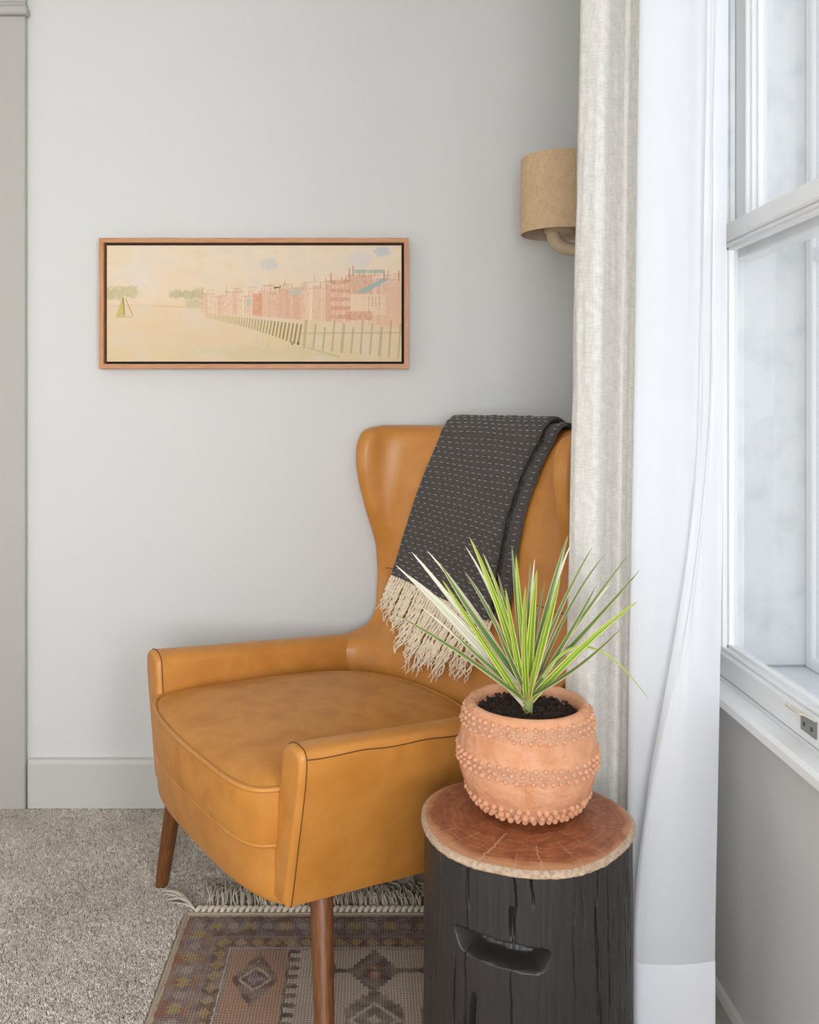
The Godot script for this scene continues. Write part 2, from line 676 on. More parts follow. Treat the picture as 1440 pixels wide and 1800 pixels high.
func painting() -> ImageTexture:
	var w := 1024
	var h := 408
	var im := Image.create(w, h, false, Image.FORMAT_RGB8)
	var n := noise(0.006, 111, 4)
	var n2 := noise(0.05, 112, 3)
	for y in h:
		for x in w:
			var v := float(y) / h
			var c := rgb(228, 209, 184).lerp(rgb(228, 203, 174), clampf(v * 2.0, 0.0, 1.0))
			if v > 0.5:
				c = rgb(226, 198, 164).lerp(rgb(216, 194, 156), (v - 0.5) * 2.0)
			var k := n.get_noise_2d(x, y * 1.5)
			c = c.lerp(rgb(218, 202, 186), clampf(k * 0.9, 0.0, 0.5)).lerp(rgb(222, 192, 150), clampf(-k * 0.6, 0.0, 0.4))
			im.set_pixel(x, y, c)
	rng.seed = 77
	var blob := func(cx: float, cy: float, rx: float, ry: float, c: Color, a: float) -> void:
		for y in range(maxi(int((cy - ry) * h), 0), mini(int((cy + ry) * h) + 1, h)):
			for x in range(maxi(int((cx - rx) * w), 0), mini(int((cx + rx) * w) + 1, w)):
				var q := Vector2((float(x) / w - cx) / rx, (float(y) / h - cy) / ry).length() + 0.5 * n2.get_noise_2d(x, y)
				if q < 1.0:
					im.set_pixel(x, y, im.get_pixel(x, y).lerp(c, a * clampf((1.0 - q) * 3.0, 0.0, 1.0)))
	var rect := func(x0: float, y0: float, x1: float, y1: float, c: Color, a: float) -> void:
		for y in range(maxi(int(y0 * h), 0), mini(int(y1 * h) + 1, h)):
			for x in range(maxi(int(x0 * w), 0), mini(int(x1 * w) + 1, w)):
				var k := a * (0.8 + 0.5 * n2.get_noise_2d(x, y))
				im.set_pixel(x, y, im.get_pixel(x, y).lerp(c, clampf(k, 0.0, 1.0)))
	var stroke := func(a: Vector2, b: Vector2, wide: float, c: Color, al: float) -> void:
		var pa := Vector2(a.x * w, a.y * h)
		var pb := Vector2(b.x * w, b.y * h)
		var lo := pa.min(pb) - Vector2.ONE * (wide + 1)
		var hi := pa.max(pb) + Vector2.ONE * (wide + 1)
		for y in range(maxi(int(lo.y), 0), mini(int(hi.y) + 1, h)):
			for x in range(maxi(int(lo.x), 0), mini(int(hi.x) + 1, w)):
				var q := Vector2(x, y)
				var d := q.distance_to(Geometry2D.get_closest_point_to_segment(q, pa, pb))
				var k := clampf(wide * 0.5 - d + 0.5, 0.0, 1.0) * al
				if k > 0.0:
					im.set_pixel(x, y, im.get_pixel(x, y).lerp(c, k))
	# sky washes
	blob.call(0.1, 0.24, 0.07, 0.14, rgb(218, 210, 200), 0.4)
	blob.call(0.13, 0.36, 0.06, 0.08, rgb(222, 212, 204), 0.3)
	blob.call(0.55, 0.16, 0.035, 0.06, rgb(188, 192, 196), 0.5)
	blob.call(0.935, 0.05, 0.03, 0.05, rgb(176, 186, 198), 0.6)
	blob.call(0.86, 0.12, 0.05, 0.08, rgb(206, 204, 200), 0.5)
	# trees on the far bank
	for q in [[0.03, 0.41, 0.045, 0.07], [0.08, 0.4, 0.035, 0.06], [0.0, 0.42, 0.03, 0.06]]:
		blob.call(q[0], q[1], q[2], q[3], rgb(192, 180, 136), 0.75)
	for q in [[0.235, 0.42, 0.03, 0.045], [0.275, 0.425, 0.035, 0.045], [0.31, 0.42, 0.025, 0.06]]:
		blob.call(q[0], q[1], q[2], q[3], rgb(186, 174, 136), 0.75)
	blob.call(0.295, 0.5, 0.035, 0.045, rgb(198, 184, 138), 0.8)
	stroke.call(Vector2(0.0, 0.52), Vector2(0.12, 0.515), 3, rgb(206, 190, 152), 0.6)
	stroke.call(Vector2(0.155, 0.52), Vector2(0.34, 0.535), 4, rgb(202, 184, 136), 0.7)
	# sailing boat
	for k in 14:
		var f := k / 13.0
		stroke.call(Vector2(0.052 - 0.019 * f, 0.46 + 0.15 * f), Vector2(0.058, 0.46 + 0.15 * f), 4, rgb(196, 176, 92), 0.9)
	stroke.call(Vector2(0.055, 0.45), Vector2(0.06, 0.6), 3, rgb(120, 112, 70), 0.9)
	stroke.call(Vector2(0.064, 0.46), Vector2(0.088, 0.6), 3, rgb(160, 138, 96), 0.8)
	stroke.call(Vector2(0.03, 0.615), Vector2(0.088, 0.615), 4, rgb(196, 178, 142), 0.9)
	# the town: blocks that rise to the right
	for k in 64:
		var x := 0.325 + 0.68 * k / 64.0 + rng.randf_range(-0.006, 0.006)
		var top := lerpf(0.43, 0.27, clampf((x - 0.33) / 0.67, 0, 1)) + rng.randf_range(-0.04, 0.05)
		var low := lerpf(0.58, 0.7, (x - 0.33) / 0.67)
		var wd := rng.randf_range(0.018, 0.04)
		var c: Color = [rgb(226, 186, 158), rgb(220, 176, 150), rgb(214, 162, 134), rgb(232, 208, 180), rgb(226, 194, 166)][rng.randi() % 5]
		rect.call(x, top, x + wd, low, c, 0.55)
		stroke.call(Vector2(x, top), Vector2(x + wd, top - 0.005), 2, rgb(186, 148, 122), 0.6)
		stroke.call(Vector2(x, top), Vector2(x, low), 1.5, rgb(206, 164, 136), 0.6)
		for q in 8:
			var wx := x + wd * rng.randf_range(0.15, 0.85)
			var wy := lerpf(top + 0.02, low - 0.03, rng.randf())
			stroke.call(Vector2(wx, wy), Vector2(wx, wy + 0.016), 2, rgb(196, 150, 126), 0.5)
		if rng.randf() < 0.6:
			var cx := x + wd * rng.randf()
			stroke.call(Vector2(cx, top), Vector2(cx, top - rng.randf_range(0.02, 0.07)), rng.randf_range(2, 4), rgb(186, 150, 126), 0.7)
	rect.call(0.495, 0.42, 0.525, 0.6, rgb(214, 148, 112), 0.7)
	rect.call(0.475, 0.46, 0.49, 0.52, rgb(176, 190, 172), 0.7)
	rect.call(0.62, 0.37, 0.665, 0.43, rgb(186, 196, 180), 0.6)
	rect.call(0.82, 0.25, 0.9, 0.42, rgb(208, 156, 128), 0.7)
	rect.call(0.84, 0.21, 0.94, 0.24, rgb(150, 172, 156), 0.8)
	for k in 10:
		stroke.call(Vector2(0.85 + k * 0.009, 0.4 - k * 0.012), Vector2(0.88 + k * 0.008, 0.4 - k * 0.012), 6, rgb(150, 178, 176), 0.8)
	rect.call(0.83, 0.42, 0.95, 0.6, rgb(230, 204, 172), 0.8)
	rect.call(0.945, 0.36, 1.0, 0.58, rgb(220, 178, 152), 0.7)
	for k in 5:
		rect.call(0.76, 0.3 + k * 0.075, 0.825, 0.33 + k * 0.075, rgb(200, 136, 108), 0.6)
	rect.call(0.81, 0.57, 0.9, 0.64, rgb(206, 140, 112), 0.7)
	rect.call(0.92, 0.62, 1.0, 0.72, rgb(226, 180, 156), 0.5)
	for k in 9:
		stroke.call(Vector2(0.888 + 0.012 * (k % 4), 0.44 + 0.05 * (k / 4)), Vector2(0.888 + 0.012 * (k % 4), 0.475 + 0.05 * (k / 4)), 3, rgb(170, 140, 116), 0.6)
	for q in [[0.822, 0.2], [0.835, 0.18], [0.94, 0.22], [0.99, 0.22], [0.76, 0.24]]:
		stroke.call(Vector2(q[0], q[1]), Vector2(q[0], q[1] + 0.08), 4, rgb(176, 130, 108), 0.8)
	stroke.call(Vector2(0.567, 0.365), Vector2(0.582, 0.36), 4, rgb(66, 60, 54), 0.9)
	stroke.call(Vector2(0.588, 0.345), Vector2(0.588, 0.37), 2, rgb(66, 60, 54), 0.9)
	# the paling fence along the water
	var x := 0.335
	var gap := 0.0055
	while x < 0.66:
		var f := (x - 0.335) / 0.325
		var top := lerpf(0.585, 0.685, f)
		var ht := lerpf(0.035, 0.17, f * f * 0.6 + f * 0.4)
		var c := rgb(184, 168, 122).lerp(rgb(134, 116, 66), clampf(f * 1.4 - 0.25, 0.0, 1.0) * rng.randf_range(0.6, 1.0))
		stroke.call(Vector2(x + 0.005 * f, top), Vector2(x - 0.006 * f, top + ht), lerpf(2.0, 7.0, f), c, 0.85)
		x += gap
		gap = lerpf(0.0055, 0.0145, f)
	for k in 40:
		var rx := rng.randf_range(0.5, 0.72)
		stroke.call(Vector2(rx, rng.randf_range(0.78, 0.84)), Vector2(rx + rng.randf_range(-0.02, 0.0), rng.randf_range(0.85, 0.95)), 1.5, rgb(196, 180, 130), 0.4)
	stroke.call(Vector2(0.665, 0.755), Vector2(1.0, 0.75), 7, rgb(188, 172, 134), 0.6)
	for k in 11:
		var px := 0.672 + 0.032 * k
		var wd := 10.0 if k % 4 == 0 else 7.0
		stroke.call(Vector2(px + 0.004, 0.65 + 0.03 * (k % 3)), Vector2(px - 0.004, 0.88 + 0.008 * k), wd, rgb(180, 164, 126), 0.75)
	stroke.call(Vector2(0.68, 0.88), Vector2(0.785, 0.955), 5, rgb(182, 170, 128), 0.7)
	blob.call(0.55, 0.92, 0.3, 0.06, rgb(200, 190, 150), 0.35)
	# two small letters by the last pale
	for q in [[0.627, 0.832, 0.627, 0.852], [0.627, 0.832, 0.632, 0.832], [0.627, 0.842, 0.631, 0.842], [0.627, 0.852, 0.632, 0.852], [0.646, 0.832, 0.646, 0.852], [0.646, 0.832, 0.652, 0.852], [0.652, 0.832, 0.652, 0.852]]:
		stroke.call(Vector2(q[0], q[1]), Vector2(q[2], q[3]), 1.8, rgb(70, 62, 40), 0.9)
	return ImageTexture.create_from_image(im)


# ------------------------------------------------------------------ the room
func build_room() -> void:
	var left := LEFT
	var front := FRONT
	var top := 2.6
	var o := part("floor", boxes([[V3(left - 0.15, -0.12, BACK - 0.15), V3(SIDE + 0.24, 0.0, front + 0.15)]]), M.carpet, self)
	tag(o, "beige cut pile carpet covering the whole floor", "carpet", "structure")
	o = part("wall_back", boxes([[V3(left - 0.15, 0, BACK - 0.15), V3(SIDE + 0.24, top, BACK)]]), M.wall, self)
	tag(o, "plain off white painted wall behind the leather armchair", "wall", "structure")
	o = part("wall_left", boxes([
		[V3(left - 0.2, 0, BACK), V3(left, top, -WIN3.y)], [V3(left - 0.2, 0, -WIN3.y), V3(left, SILL - 0.025, -WIN3.x)], [V3(left - 0.2, LOW_HEAD, -WIN3.y), V3(left, top, -WIN3.x)],
		[V3(left - 0.2, 0, -WIN3.x), V3(left, top, front)],
	], 0.0005), M.wall, self)
	tag(o, "plain off white wall on the far left, out of view", "wall", "structure")
	o = part("wall_front", boxes([
		[V3(left - 0.2, 0, front), V3(-WIN4.y, top, front + 0.2)], [V3(-WIN4.y, 0, front), V3(-WIN4.x, SILL - 0.025, front + 0.2)], [V3(-WIN4.y, LOW_HEAD, front), V3(-WIN4.x, top, front + 0.2)],
		[V3(-WIN4.x, 0, front), V3(SIDE + 0.24, top, front + 0.2)],
	], 0.0005), M.wall, self)
	tag(o, "plain off white wall behind the camera", "wall", "structure")
	o = part("ceiling", boxes([[V3(left - 0.15, top, BACK - 0.15), V3(SIDE + 0.24, top + 0.12, front + 0.15)]]), M.ceiling, self)
	tag(o, "flat white ceiling above the room", "ceiling", "structure")
	# window wall with two openings
	var x1 := SIDE + 0.2
	o = part("wall_right", boxes([
		[V3(SIDE, 0, BACK), V3(x1, top, JAMB)], [V3(SIDE, 0, JAMB), V3(x1, SILL - 0.025, NEAR_JAMB)], [V3(SIDE, HEAD, JAMB), V3(x1, top, NEAR_JAMB)],
		[V3(SIDE, 0, NEAR_JAMB), V3(x1, top, WIN2.x)], [V3(SIDE, 0, WIN2.x), V3(x1, SILL - 0.025, WIN2.y)], [V3(SIDE, LOW_HEAD, WIN2.x), V3(x1, top, WIN2.y)], [V3(SIDE, 0, WIN2.y), V3(x1, top, FRONT)],
	], 0.0005), M.wall, self)
	tag(o, "off white wall under and beside the sash window", "wall", "structure")
	# skirting
	var m := MB.new()
	m.prism(PackedVector2Array([Vector2(0, 0.006), Vector2(0.018, 0.006), Vector2(0.018, 0.126), Vector2(0.012, 0.136), Vector2(0.0, 0.139)]), 0, SIDE + 0.927)
	m.moved(Transform3D(Basis(Vector3(0, 0, 1), Vector3(0, 1, 0), Vector3(-1, 0, 0)), Vector3(SIDE, 0, BACK)))
	o = part("baseboard_back", m.done(30), M.trim, self)
	tag(o, "white baseboard along the foot of the back wall", "baseboard", "structure")
	m = MB.new()
	m.prism(PackedVector2Array([Vector2(0, 0), Vector2(-0.014, 0), Vector2(-0.014, 0.034), Vector2(-0.008, 0.043), Vector2(0, 0.045)]), BACK, front)
	m.moved(Transform3D(Basis(), Vector3(SIDE, 0.0, 0)))
	o = part("baseboard_right", m.done(30), M.trim, self)
	tag(o, "low white baseboard strip under the window", "baseboard", "structure")
	# door casing at the left edge of the view
	var t := thing("trim_1", "white flat door casing with a small cap moulding at left of the back wall", "door casing")
	t.set_meta("kind", "structure")
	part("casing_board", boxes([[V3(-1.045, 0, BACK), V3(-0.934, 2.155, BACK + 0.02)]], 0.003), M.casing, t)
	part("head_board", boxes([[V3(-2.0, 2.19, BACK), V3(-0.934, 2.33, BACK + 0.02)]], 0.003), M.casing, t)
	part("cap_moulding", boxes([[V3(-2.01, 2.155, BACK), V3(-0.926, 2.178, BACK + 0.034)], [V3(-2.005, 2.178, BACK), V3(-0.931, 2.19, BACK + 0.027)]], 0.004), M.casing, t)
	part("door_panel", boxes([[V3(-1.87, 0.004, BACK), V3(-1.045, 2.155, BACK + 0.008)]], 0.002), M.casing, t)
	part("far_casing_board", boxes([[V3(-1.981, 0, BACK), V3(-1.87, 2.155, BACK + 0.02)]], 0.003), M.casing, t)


func sash(parent: Node3D, called: String, x0: float, x1: float, y0: float, y1: float, z0: float, z1: float, low: float, high: float) -> void:
	# stiles, rails with a stepped bead, and a pane; x0 is the room face
	var st := 0.052
	var bead := 0.012
	part(called + "_stile", boxes([[V3(x0, y0, z0), V3(x1, y1, z0 + st)]], 0.002), M.sash, parent)
	part(called + "_stile", boxes([[V3(x0, y0, z1 - st), V3(x1, y1, z1)]], 0.002), M.sash, parent)
	part(called + "_rail", boxes([[V3(x0, y0, z0 + st), V3(x1, y0 + low, z1 - st)]], 0.003), M.sash, parent)
	part(called + "_rail", boxes([[V3(x0, y1 - high, z0 + st), V3(x1, y1, z1 - st)]], 0.003), M.sash, parent)
	var a := x0 + 0.008
	var b := x0 + 0.024
	var ya := y0 + low
	var yb := y1 - high
	var za := z0 + st
	var zb := z1 - st
	part(called + "_bead", boxes([
		[V3(a, ya, za), V3(b + 0.006, ya + bead * 0.5, zb)], [V3(a + 0.009, ya, za), V3(b + 0.006, ya + bead, zb)],
		[V3(a, yb - bead * 0.5, za), V3(b + 0.006, yb, zb)], [V3(a + 0.009, yb - bead, za), V3(b + 0.006, yb, zb)],
		[V3(a, ya, za), V3(b + 0.006, yb, za + bead * 0.5)], [V3(a + 0.009, ya, za), V3(b + 0.006, yb, za + bead)],
		[V3(a, ya, zb - bead * 0.5), V3(b + 0.006, yb, zb)], [V3(a + 0.009, ya, zb - bead), V3(b + 0.006, yb, zb)],
	], 0.0015), M.sash, parent)
	# the pane is one sheet; its material stands for thin glass
	var pane := MB.new()
	pane.sheet([PackedVector3Array([V3(b + 0.002, ya, za), V3(b + 0.002, ya, zb)]), PackedVector3Array([V3(b + 0.002, yb, za), V3(b + 0.002, yb, zb)])])
	part(called + "_pane", pane.done(30, false), M.glass, parent)


func build_window(called: String, z0: float, z1: float, label: String, top_y := HEAD, detailed := false) -> Node3D:
	var t := thing(called, label, "window")
	t.set_meta("kind", "structure")
	var f := SIDE + 0.003
	var middle := 1.428 if top_y == HEAD else (SILL + top_y) / 2
	var outer := SIDE + 0.26
	# linings of the opening, with the grooves the sashes run in
	part("jamb", boxes([[V3(SIDE, SILL, z0 - 0.001), V3(outer, top_y, z0 + 0.004)]], 0.001), M.old_paint, t)
	part("jamb", boxes([[V3(SIDE, SILL, z1 - 0.004), V3(outer, top_y, z1 + 0.001)]], 0.001), M.old_paint, t)
	part("head_lining", boxes([[V3(SIDE, top_y - 0.004, z0), V3(outer, top_y + 0.001, z1)]], 0.001), M.old_paint, t)
	part("sill", boxes([[V3(SIDE + 0.04, SILL - 0.03, z0), V3(outer, SILL - 0.004, z1)]], 0.002), M.old_paint, t)
	part("stool", boxes([[V3(SIDE - 0.04, SILL - 0.025, z0 - 0.11), V3(SIDE, SILL, z1 + 0.11)], [V3(SIDE - 0.001, SILL - 0.0249, z0), V3(SIDE + 0.05, SILL - 0.0002, z1)]], 0.006), M.sash, t)
	part("parting_bead", boxes([[V3(f + 0.043, SILL, z0 + 0.003), V3(f + 0.053, top_y, z0 + 0.014)]], 0.002), M.old_paint, t)
	part("parting_bead", boxes([[V3(f + 0.043, SILL, z1 - 0.014), V3(f + 0.053, top_y, z1 - 0.003)]], 0.002), M.old_paint, t)
	part("casing", boxes([[V3(SIDE - 0.016, SILL, z0 - 0.1), V3(SIDE, top_y + 0.1, z0 - 0.004)]], 0.004), M.sash, t)
	part("casing", boxes([[V3(SIDE - 0.016, SILL, z1 + 0.004), V3(SIDE, top_y + 0.1, z1 + 0.1)]], 0.004), M.sash, t)
	part("casing", boxes([[V3(SIDE - 0.016, top_y + 0.004, z0 - 0.0999), V3(SIDE, top_y + 0.0999, z1 + 0.0999)]], 0.004), M.sash, t)
	sash(t, "lower_sash", f, f + 0.04, SILL + 0.0005, middle, z0 + 0.005, z1 - 0.005, 0.044, 0.032)
	sash(t, "upper_sash", f + 0.054, f + 0.094, middle - 0.052, top_y - 0.005, z0 + 0.005, z1 - 0.005, 0.05, 0.06)
	if detailed:
		# insect screen in the outer frame
		var sx := SIDE + 0.192
		part("screen_frame", boxes([
			[V3(sx, SILL - 0.003, z0 + 0.006), V3(sx + 0.018, top_y - 0.006, z0 + 0.03)], [V3(sx, SILL - 0.003, z1 - 0.03), V3(sx + 0.018, top_y - 0.006, z1 - 0.006)],
			[V3(sx, SILL - 0.003, z0 + 0.03), V3(sx + 0.018, SILL + 0.022, z1 - 0.03)], [V3(sx, top_y - 0.03, z0 + 0.03), V3(sx + 0.018, top_y - 0.006, z1 - 0.03)],
			[V3(sx, middle - 0.058, z0 + 0.03), V3(sx + 0.018, middle - 0.033, z1 - 0.03)],
		], 0.003), M.sash, t)
		# strip of screen wires nearest the far jamb, where the view passes through it
		var m := MB.new()
		var wire := func(a: Vector3, b: Vector3) -> void:
			m.tube(PackedVector3Array([a, b]), PackedFloat32Array([0.00018]), 3, false, false)
		var zz := z0 + 0.03
		while zz < z1 - 0.03:
			wire.call(V3(sx + 0.009, SILL + 0.02, zz), V3(sx + 0.009, top_y - 0.03, zz))
			zz += 0.0032
		var yy := SILL + 0.022
		while yy < top_y - 0.03:
			wire.call(V3(sx + 0.0094, yy, z0 + 0.03), V3(sx + 0.0094, yy, z1 - 0.03))
			yy += 0.0032
		part("insect_mesh", m.done(180), M.wire, t, "stuff")
		# sash lift: a plate with two screws and a curled finger hook
		var z := -1.288
		var lift := part("sash_lift", boxes([[V3(f - 0.003, SILL + 0.016, z - 0.022), V3(f, SILL + 0.042, z + 0.022)]], 0.0008), M.steel, t, "", "metal sash lift plate")
		m = MB.new()
		var rings := []
		for k in 13:
			var a := k / 12.0
			var cy := SILL + 0.042 + 0.012 * sin(a * PI * 0.55)
			var cx := f - 0.002 - 0.03 * a - 0.002 * sin(a * PI)
			if a > 0.6:
				cy += -0.004 * (a - 0.6) / 0.4 + 0.006 * pow((a - 0.6) / 0.4, 2.0)
			var hw := 0.022 * sqrt(maxf(0.02, 1.0 - pow(maxf(0.0, (a - 0.55) / 0.47), 2.0)))
			rings.append(PackedVector3Array([V3(cx, cy - 0.001, z - hw), V3(cx, cy - 0.001, z + hw), V3(cx, cy + 0.0012, z + hw), V3(cx, cy + 0.0012, z - hw)]))
		m.loft(rings)
		part("hook", m.done(50), M.brass, lift)
		for s in [-1, 1]:
			m = MB.new()
			m.lathe(PackedVector2Array([Vector2(0, 0.0012), Vector2(0.002, 0.001), Vector2(0.0036, 0.0), Vector2(0.0036, -0.001)]), 14)
			m.moved(Transform3D(Basis(Vector3(0, 0, 1), Vector3(-1, 0, 0), Vector3(0, -1, 0)), V3(f - 0.003, SILL + 0.027, z + 0.011 * s)))
			part("screw", m.done(60, false), M.screw, lift)
	return t


# ------------------------------------------------------------------ armchair
const FB := [[0.2, -0.55], [0.44, -0.562], [0.52, -0.60], [0.6, -0.648], [0.75, -0.69], [0.9, -0.725], [1.046, -0.76]]
const FW := [[0.2, -0.47], [0.40, -0.47], [0.485, -0.47], [0.503, -0.495], [0.511, -0.535], [0.521, -0.577], [0.542, -0.602], [0.568, -0.619], [0.596, -0.628], [0.64, -0.635], [0.687, -0.635], [0.728, -0.631], [0.768, -0.619], [0.814, -0.602], [0.858, -0.588], [0.902, -0.576], [0.943, -0.569], [0.983, -0.569], [1.009, -0.576], [1.031, -0.592], [1.041, -0.617], [1.046, -0.65]]
const HALF := 0.335


func half_width(y: float) -> float:
	# the inner skin meets the arms low down and widens into the wings
	return lerpf(0.2935, HALF, smoothstep(0.47, 0.64, y))


func back_f(s: float, y: float) -> float:
	var c := pow(minf(absf(s) / half_width(y), 1.0), 1.3)
	var sn := pow(maxf(1.0 - c * c, 0.0), 1.0 / 2.6)
	var fw := table(FW, y)
	return fw - (fw - table(FB, y)) * sn


func shell_line(y: float, cols: int) -> PackedVector3Array:
	var out := PackedVector3Array()
	var fw := table(FW, y)
	var fb := table(FB, y)
	for k in cols:
		var u := float(k) / (cols - 1)
		u = lerpf(u, u * u * (3 - 2 * u), 0.35)
		var a := PI * u
		var s := half_width(y) * signf(cos(a)) * pow(absf(cos(a)), 2 / 2.6)
		out.append(V3(s, y, fw - (fw - fb) * pow(sin(a), 2 / 2.6)))
	return out


func arm_ring(side: float, f: float, inset: float) -> PackedVector3Array:
	var k := clampf(-f / 0.6, 0.0, 1.0)
	var yt := 0.546 - 0.045 * k - inset
	var yb := 0.272 - 0.05 * k + inset
	var xo := 0.362 - inset
	var xi := 0.292 + inset
	var tb := 0.05
	var pts := [
		V3(xo - tb, yb + 0.01, f), V3(xo - tb * 0.55, lerpf(yb, yt, 0.4), f), V3(xo - 0.006, lerpf(yb, yt, 0.75), f), V3(xo, yt - 0.022, f), V3(xo - 0.004, yt - 0.006, f), V3(xo - 0.014, yt, f),
		V3((xo + xi) * 0.5, yt + 0.002, f), V3(xi + 0.018, yt - 0.003, f), V3(xi + 0.005, yt - 0.014, f), V3(xi, yt - 0.04, f),
		V3(xi - tb * 0.35, lerpf(yb, yt, 0.4), f), V3(xi - tb * 0.8, yb + 0.01, f), V3(xi - tb * 0.8 + 0.01, yb, f), V3(xo - tb - 0.01, yb, f),
	]
	var out := curve(pts, 3, true)
	if side < 0:
		for q in out.size():
			out[q].x = -out[q].x
	return out


func build_chair() -> void:
	var yaw := 0.5836
	var t := thing("armchair", "tan leather wingback armchair with tapered wooden legs", "armchair", Vector3(-0.3106, 0, -1.7078), yaw - PI / 2)
	# wing back: an inner and an outer skin that meet along a rounded edge
	var half_thick := 0.026
	var ys := []
	for k in 100:
		ys.append(lerpf(0.22, 1.0, k / 100.0))
	for k in 17:
		ys.append(1.0 + 0.046 * sin(PI / 2 * k / 16.0))
	var cols := 97
	var inner := []
	var outer := []
	for r in ys.size():
		var y: float = ys[r]
		var thick := lerpf(0.0335, half_thick, smoothstep(0.47, 0.64, y))
		var mid := shell_line(y, cols)
		var len := PackedFloat32Array([0.0])
		for k in range(1, cols):
			len.append(len[k - 1] + mid[k].distance_to(mid[k - 1]))
		var a := PackedVector3Array()
		var b := PackedVector3Array()
		for k in cols:
			var tg := mid[mini(k + 1, cols - 1)] - mid[maxi(k - 1, 0)]
			var nrm := V3(-tg.z, 0, tg.x).normalized()      # away from the sitter
			if nrm.dot(mid[k] - V3(0, y, -0.3)) < 0:
				nrm = -nrm
			var e := minf(minf(len[k], len[cols - 1] - len[k]) / 0.04, (1.046 - y) / 0.036)
			var q := sqrt(maxf(0.0, 1.0 - pow(1.0 - clampf(e, 0.0, 1.0), 2.0)))
			var centre := mid[k] + nrm * thick
			a.append(centre - nrm * thick * q)
			b.append(centre + nrm * thick * q)
		inner.append(a)
		outer.append(b)
	var m := MB.new()
	m.sheet(inner)
	var first := m.i.size()
	m.sheet(outer)
	for k in range(first, m.i.size(), 3):
		var sw := m.i[k + 1]
		m.i[k + 1] = m.i[k + 2]
		m.i[k + 2] = sw
	part("backrest", m.done(180), M.leather, t)
	# arms
	for side in [-1.0, 1.0]:
		var rings := []
		for q in [[0.0, 0.009], [-0.0015, 0.0045], [-0.005, 0.0015], [-0.012, 0.0], [-0.10, 0.0], [-0.2, 0.0], [-0.3, 0.0], [-0.4, 0.0], [-0.48, 0.0], [-0.504, 0.0], [-0.507, 0.0012], [-0.5085, 0.004], [-0.509, 0.02]]:
			rings.append(arm_ring(side, q[0], q[1]))
		m = MB.new()
		m.loft(rings)
		var arm := part("arm", m.done(60), M.leather, t)
		# welt round the front panel and along the outer top edge
		m = MB.new()
		m.tube(arm_ring(side, -0.0125, -0.0004), PackedFloat32Array([0.0011]), 5, true)
		part("seam", m.done(180), M.seam, arm)
		m = MB.new()
		var along := PackedVector3Array()
		for k in 26:
			var f := -0.012 - 0.49 * k / 25.0
			along.append(V3(side * (0.3622 + 0.0006 * sin(k * 1.9)), 0.546 - 0.045 * (-f / 0.6) - 0.014 - 0.0014 * sin(k * 0.9), f))
		m.tube(along, PackedFloat32Array([0.001]), 5)
		part("seam", m.done(180), M.seam, arm)
	# seat frame under the cushion, bowed at the front
	m = MB.new()
	var rr := []
	for q in [[0.262, 0.006], [0.272, 0.0], [0.30, -0.006], [0.34, -0.013], [0.36, -0.015], [0.3652, -0.013], [0.3665, 0.0]]:
		var ring := PackedVector3Array()
		for k in 41:
			var s := 0.284 * sin(PI * (k / 40.0 - 0.5))
			ring.append(V3(s, q[0], -0.02 + 0.056 * sqrt(1.0 - pow(absf(s) / 0.285, 3.0)) - q[1] * (1.0 - pow(absf(s) / 0.285, 3.0) if q[1] < 0 else 1.0)))
		ring.append(V3(0.26, q[0] - (0.045 if q[0] < 0.33 else 0.0), -0.58))
		ring.append(V3(-0.26, q[0] - (0.045 if q[0] < 0.33 else 0.0), -0.58))
		rr.append(ring)
	m.loft(rr)
	part("seat_frame", m.done(50), M.leather, t)
	# cushion
	var plan := [V3(0, 0, 0.058), V3(0.10, 0, 0.058), V3(0.18, 0, 0.055), V3(0.235, 0, 0.048), V3(0.27, 0, 0.03), V3(0.285, 0, -0.004), V3(0.287, 0, -0.06), V3(0.286, 0, -0.18), V3(0.274, 0, -0.3), V3(0.25, 0, -0.41), V3(0.2, 0, -0.49), V3(0.11, 0, -0.535), V3(0.0, 0, -0.547)]
	for k in range(11, 0, -1):
		plan.append(V3(-plan[k].x, 0, plan[k].z - [0.0, 0.006, 0.014, 0.024, 0.028, 0.024, 0.01, 0.0, 0.0, 0.0, 0.0, 0.0][k]))
	var loop := curve(plan, 4, true)
	var mid := V3(0, 0, -0.25)
	var level := func(q: Vector3, y: float) -> Vector3:
		return V3(q.x, y + 0.025 * q.z, q.z)
	var at := func(scale: float, y: float, out: float) -> PackedVector3Array:
		var ring := PackedVector3Array()
		for q in loop:
			var d: Vector3 = (q - mid)
			ring.append(level.call(mid + d * scale + d.normalized() * out, y))
		return ring
	rr = []
	for q in [[0.2, 0.358, 0.0], [0.9, 0.357, 0.0], [1.0, 0.36, -0.008], [1.0, 0.366, -0.004], [1.0, 0.39, 0.0], [1.0, 0.42, -0.001], [1.0, 0.45, 0.0], [1.0, 0.458, -0.002], [0.99, 0.461, -0.003], [0.95, 0.467, 0.0], [0.88, 0.474, 0.0], [0.76, 0.481, 0.0], [0.6, 0.487, 0.0], [0.4, 0.491, 0.0], [0.2, 0.493, 0.0]]:
		rr.append(at.call(q[0], q[1], q[2]))
	m = MB.new()
	m.loft(rr)
	var cushion := part("seat_cushion", m.done(60), M.seat, t)
	m = MB.new()
	m.tube(at.call(1.0, 0.459, 0.0), PackedFloat32Array([0.0046]), 10, true)
	part("piping", m.done(180), M.leather, cushion)
	m = MB.new()
	m.tube(at.call(1.0, 0.3635, -0.008), PackedFloat32Array([0.0042]), 10, true)
	part("piping", m.done(180), M.leather, cushion)
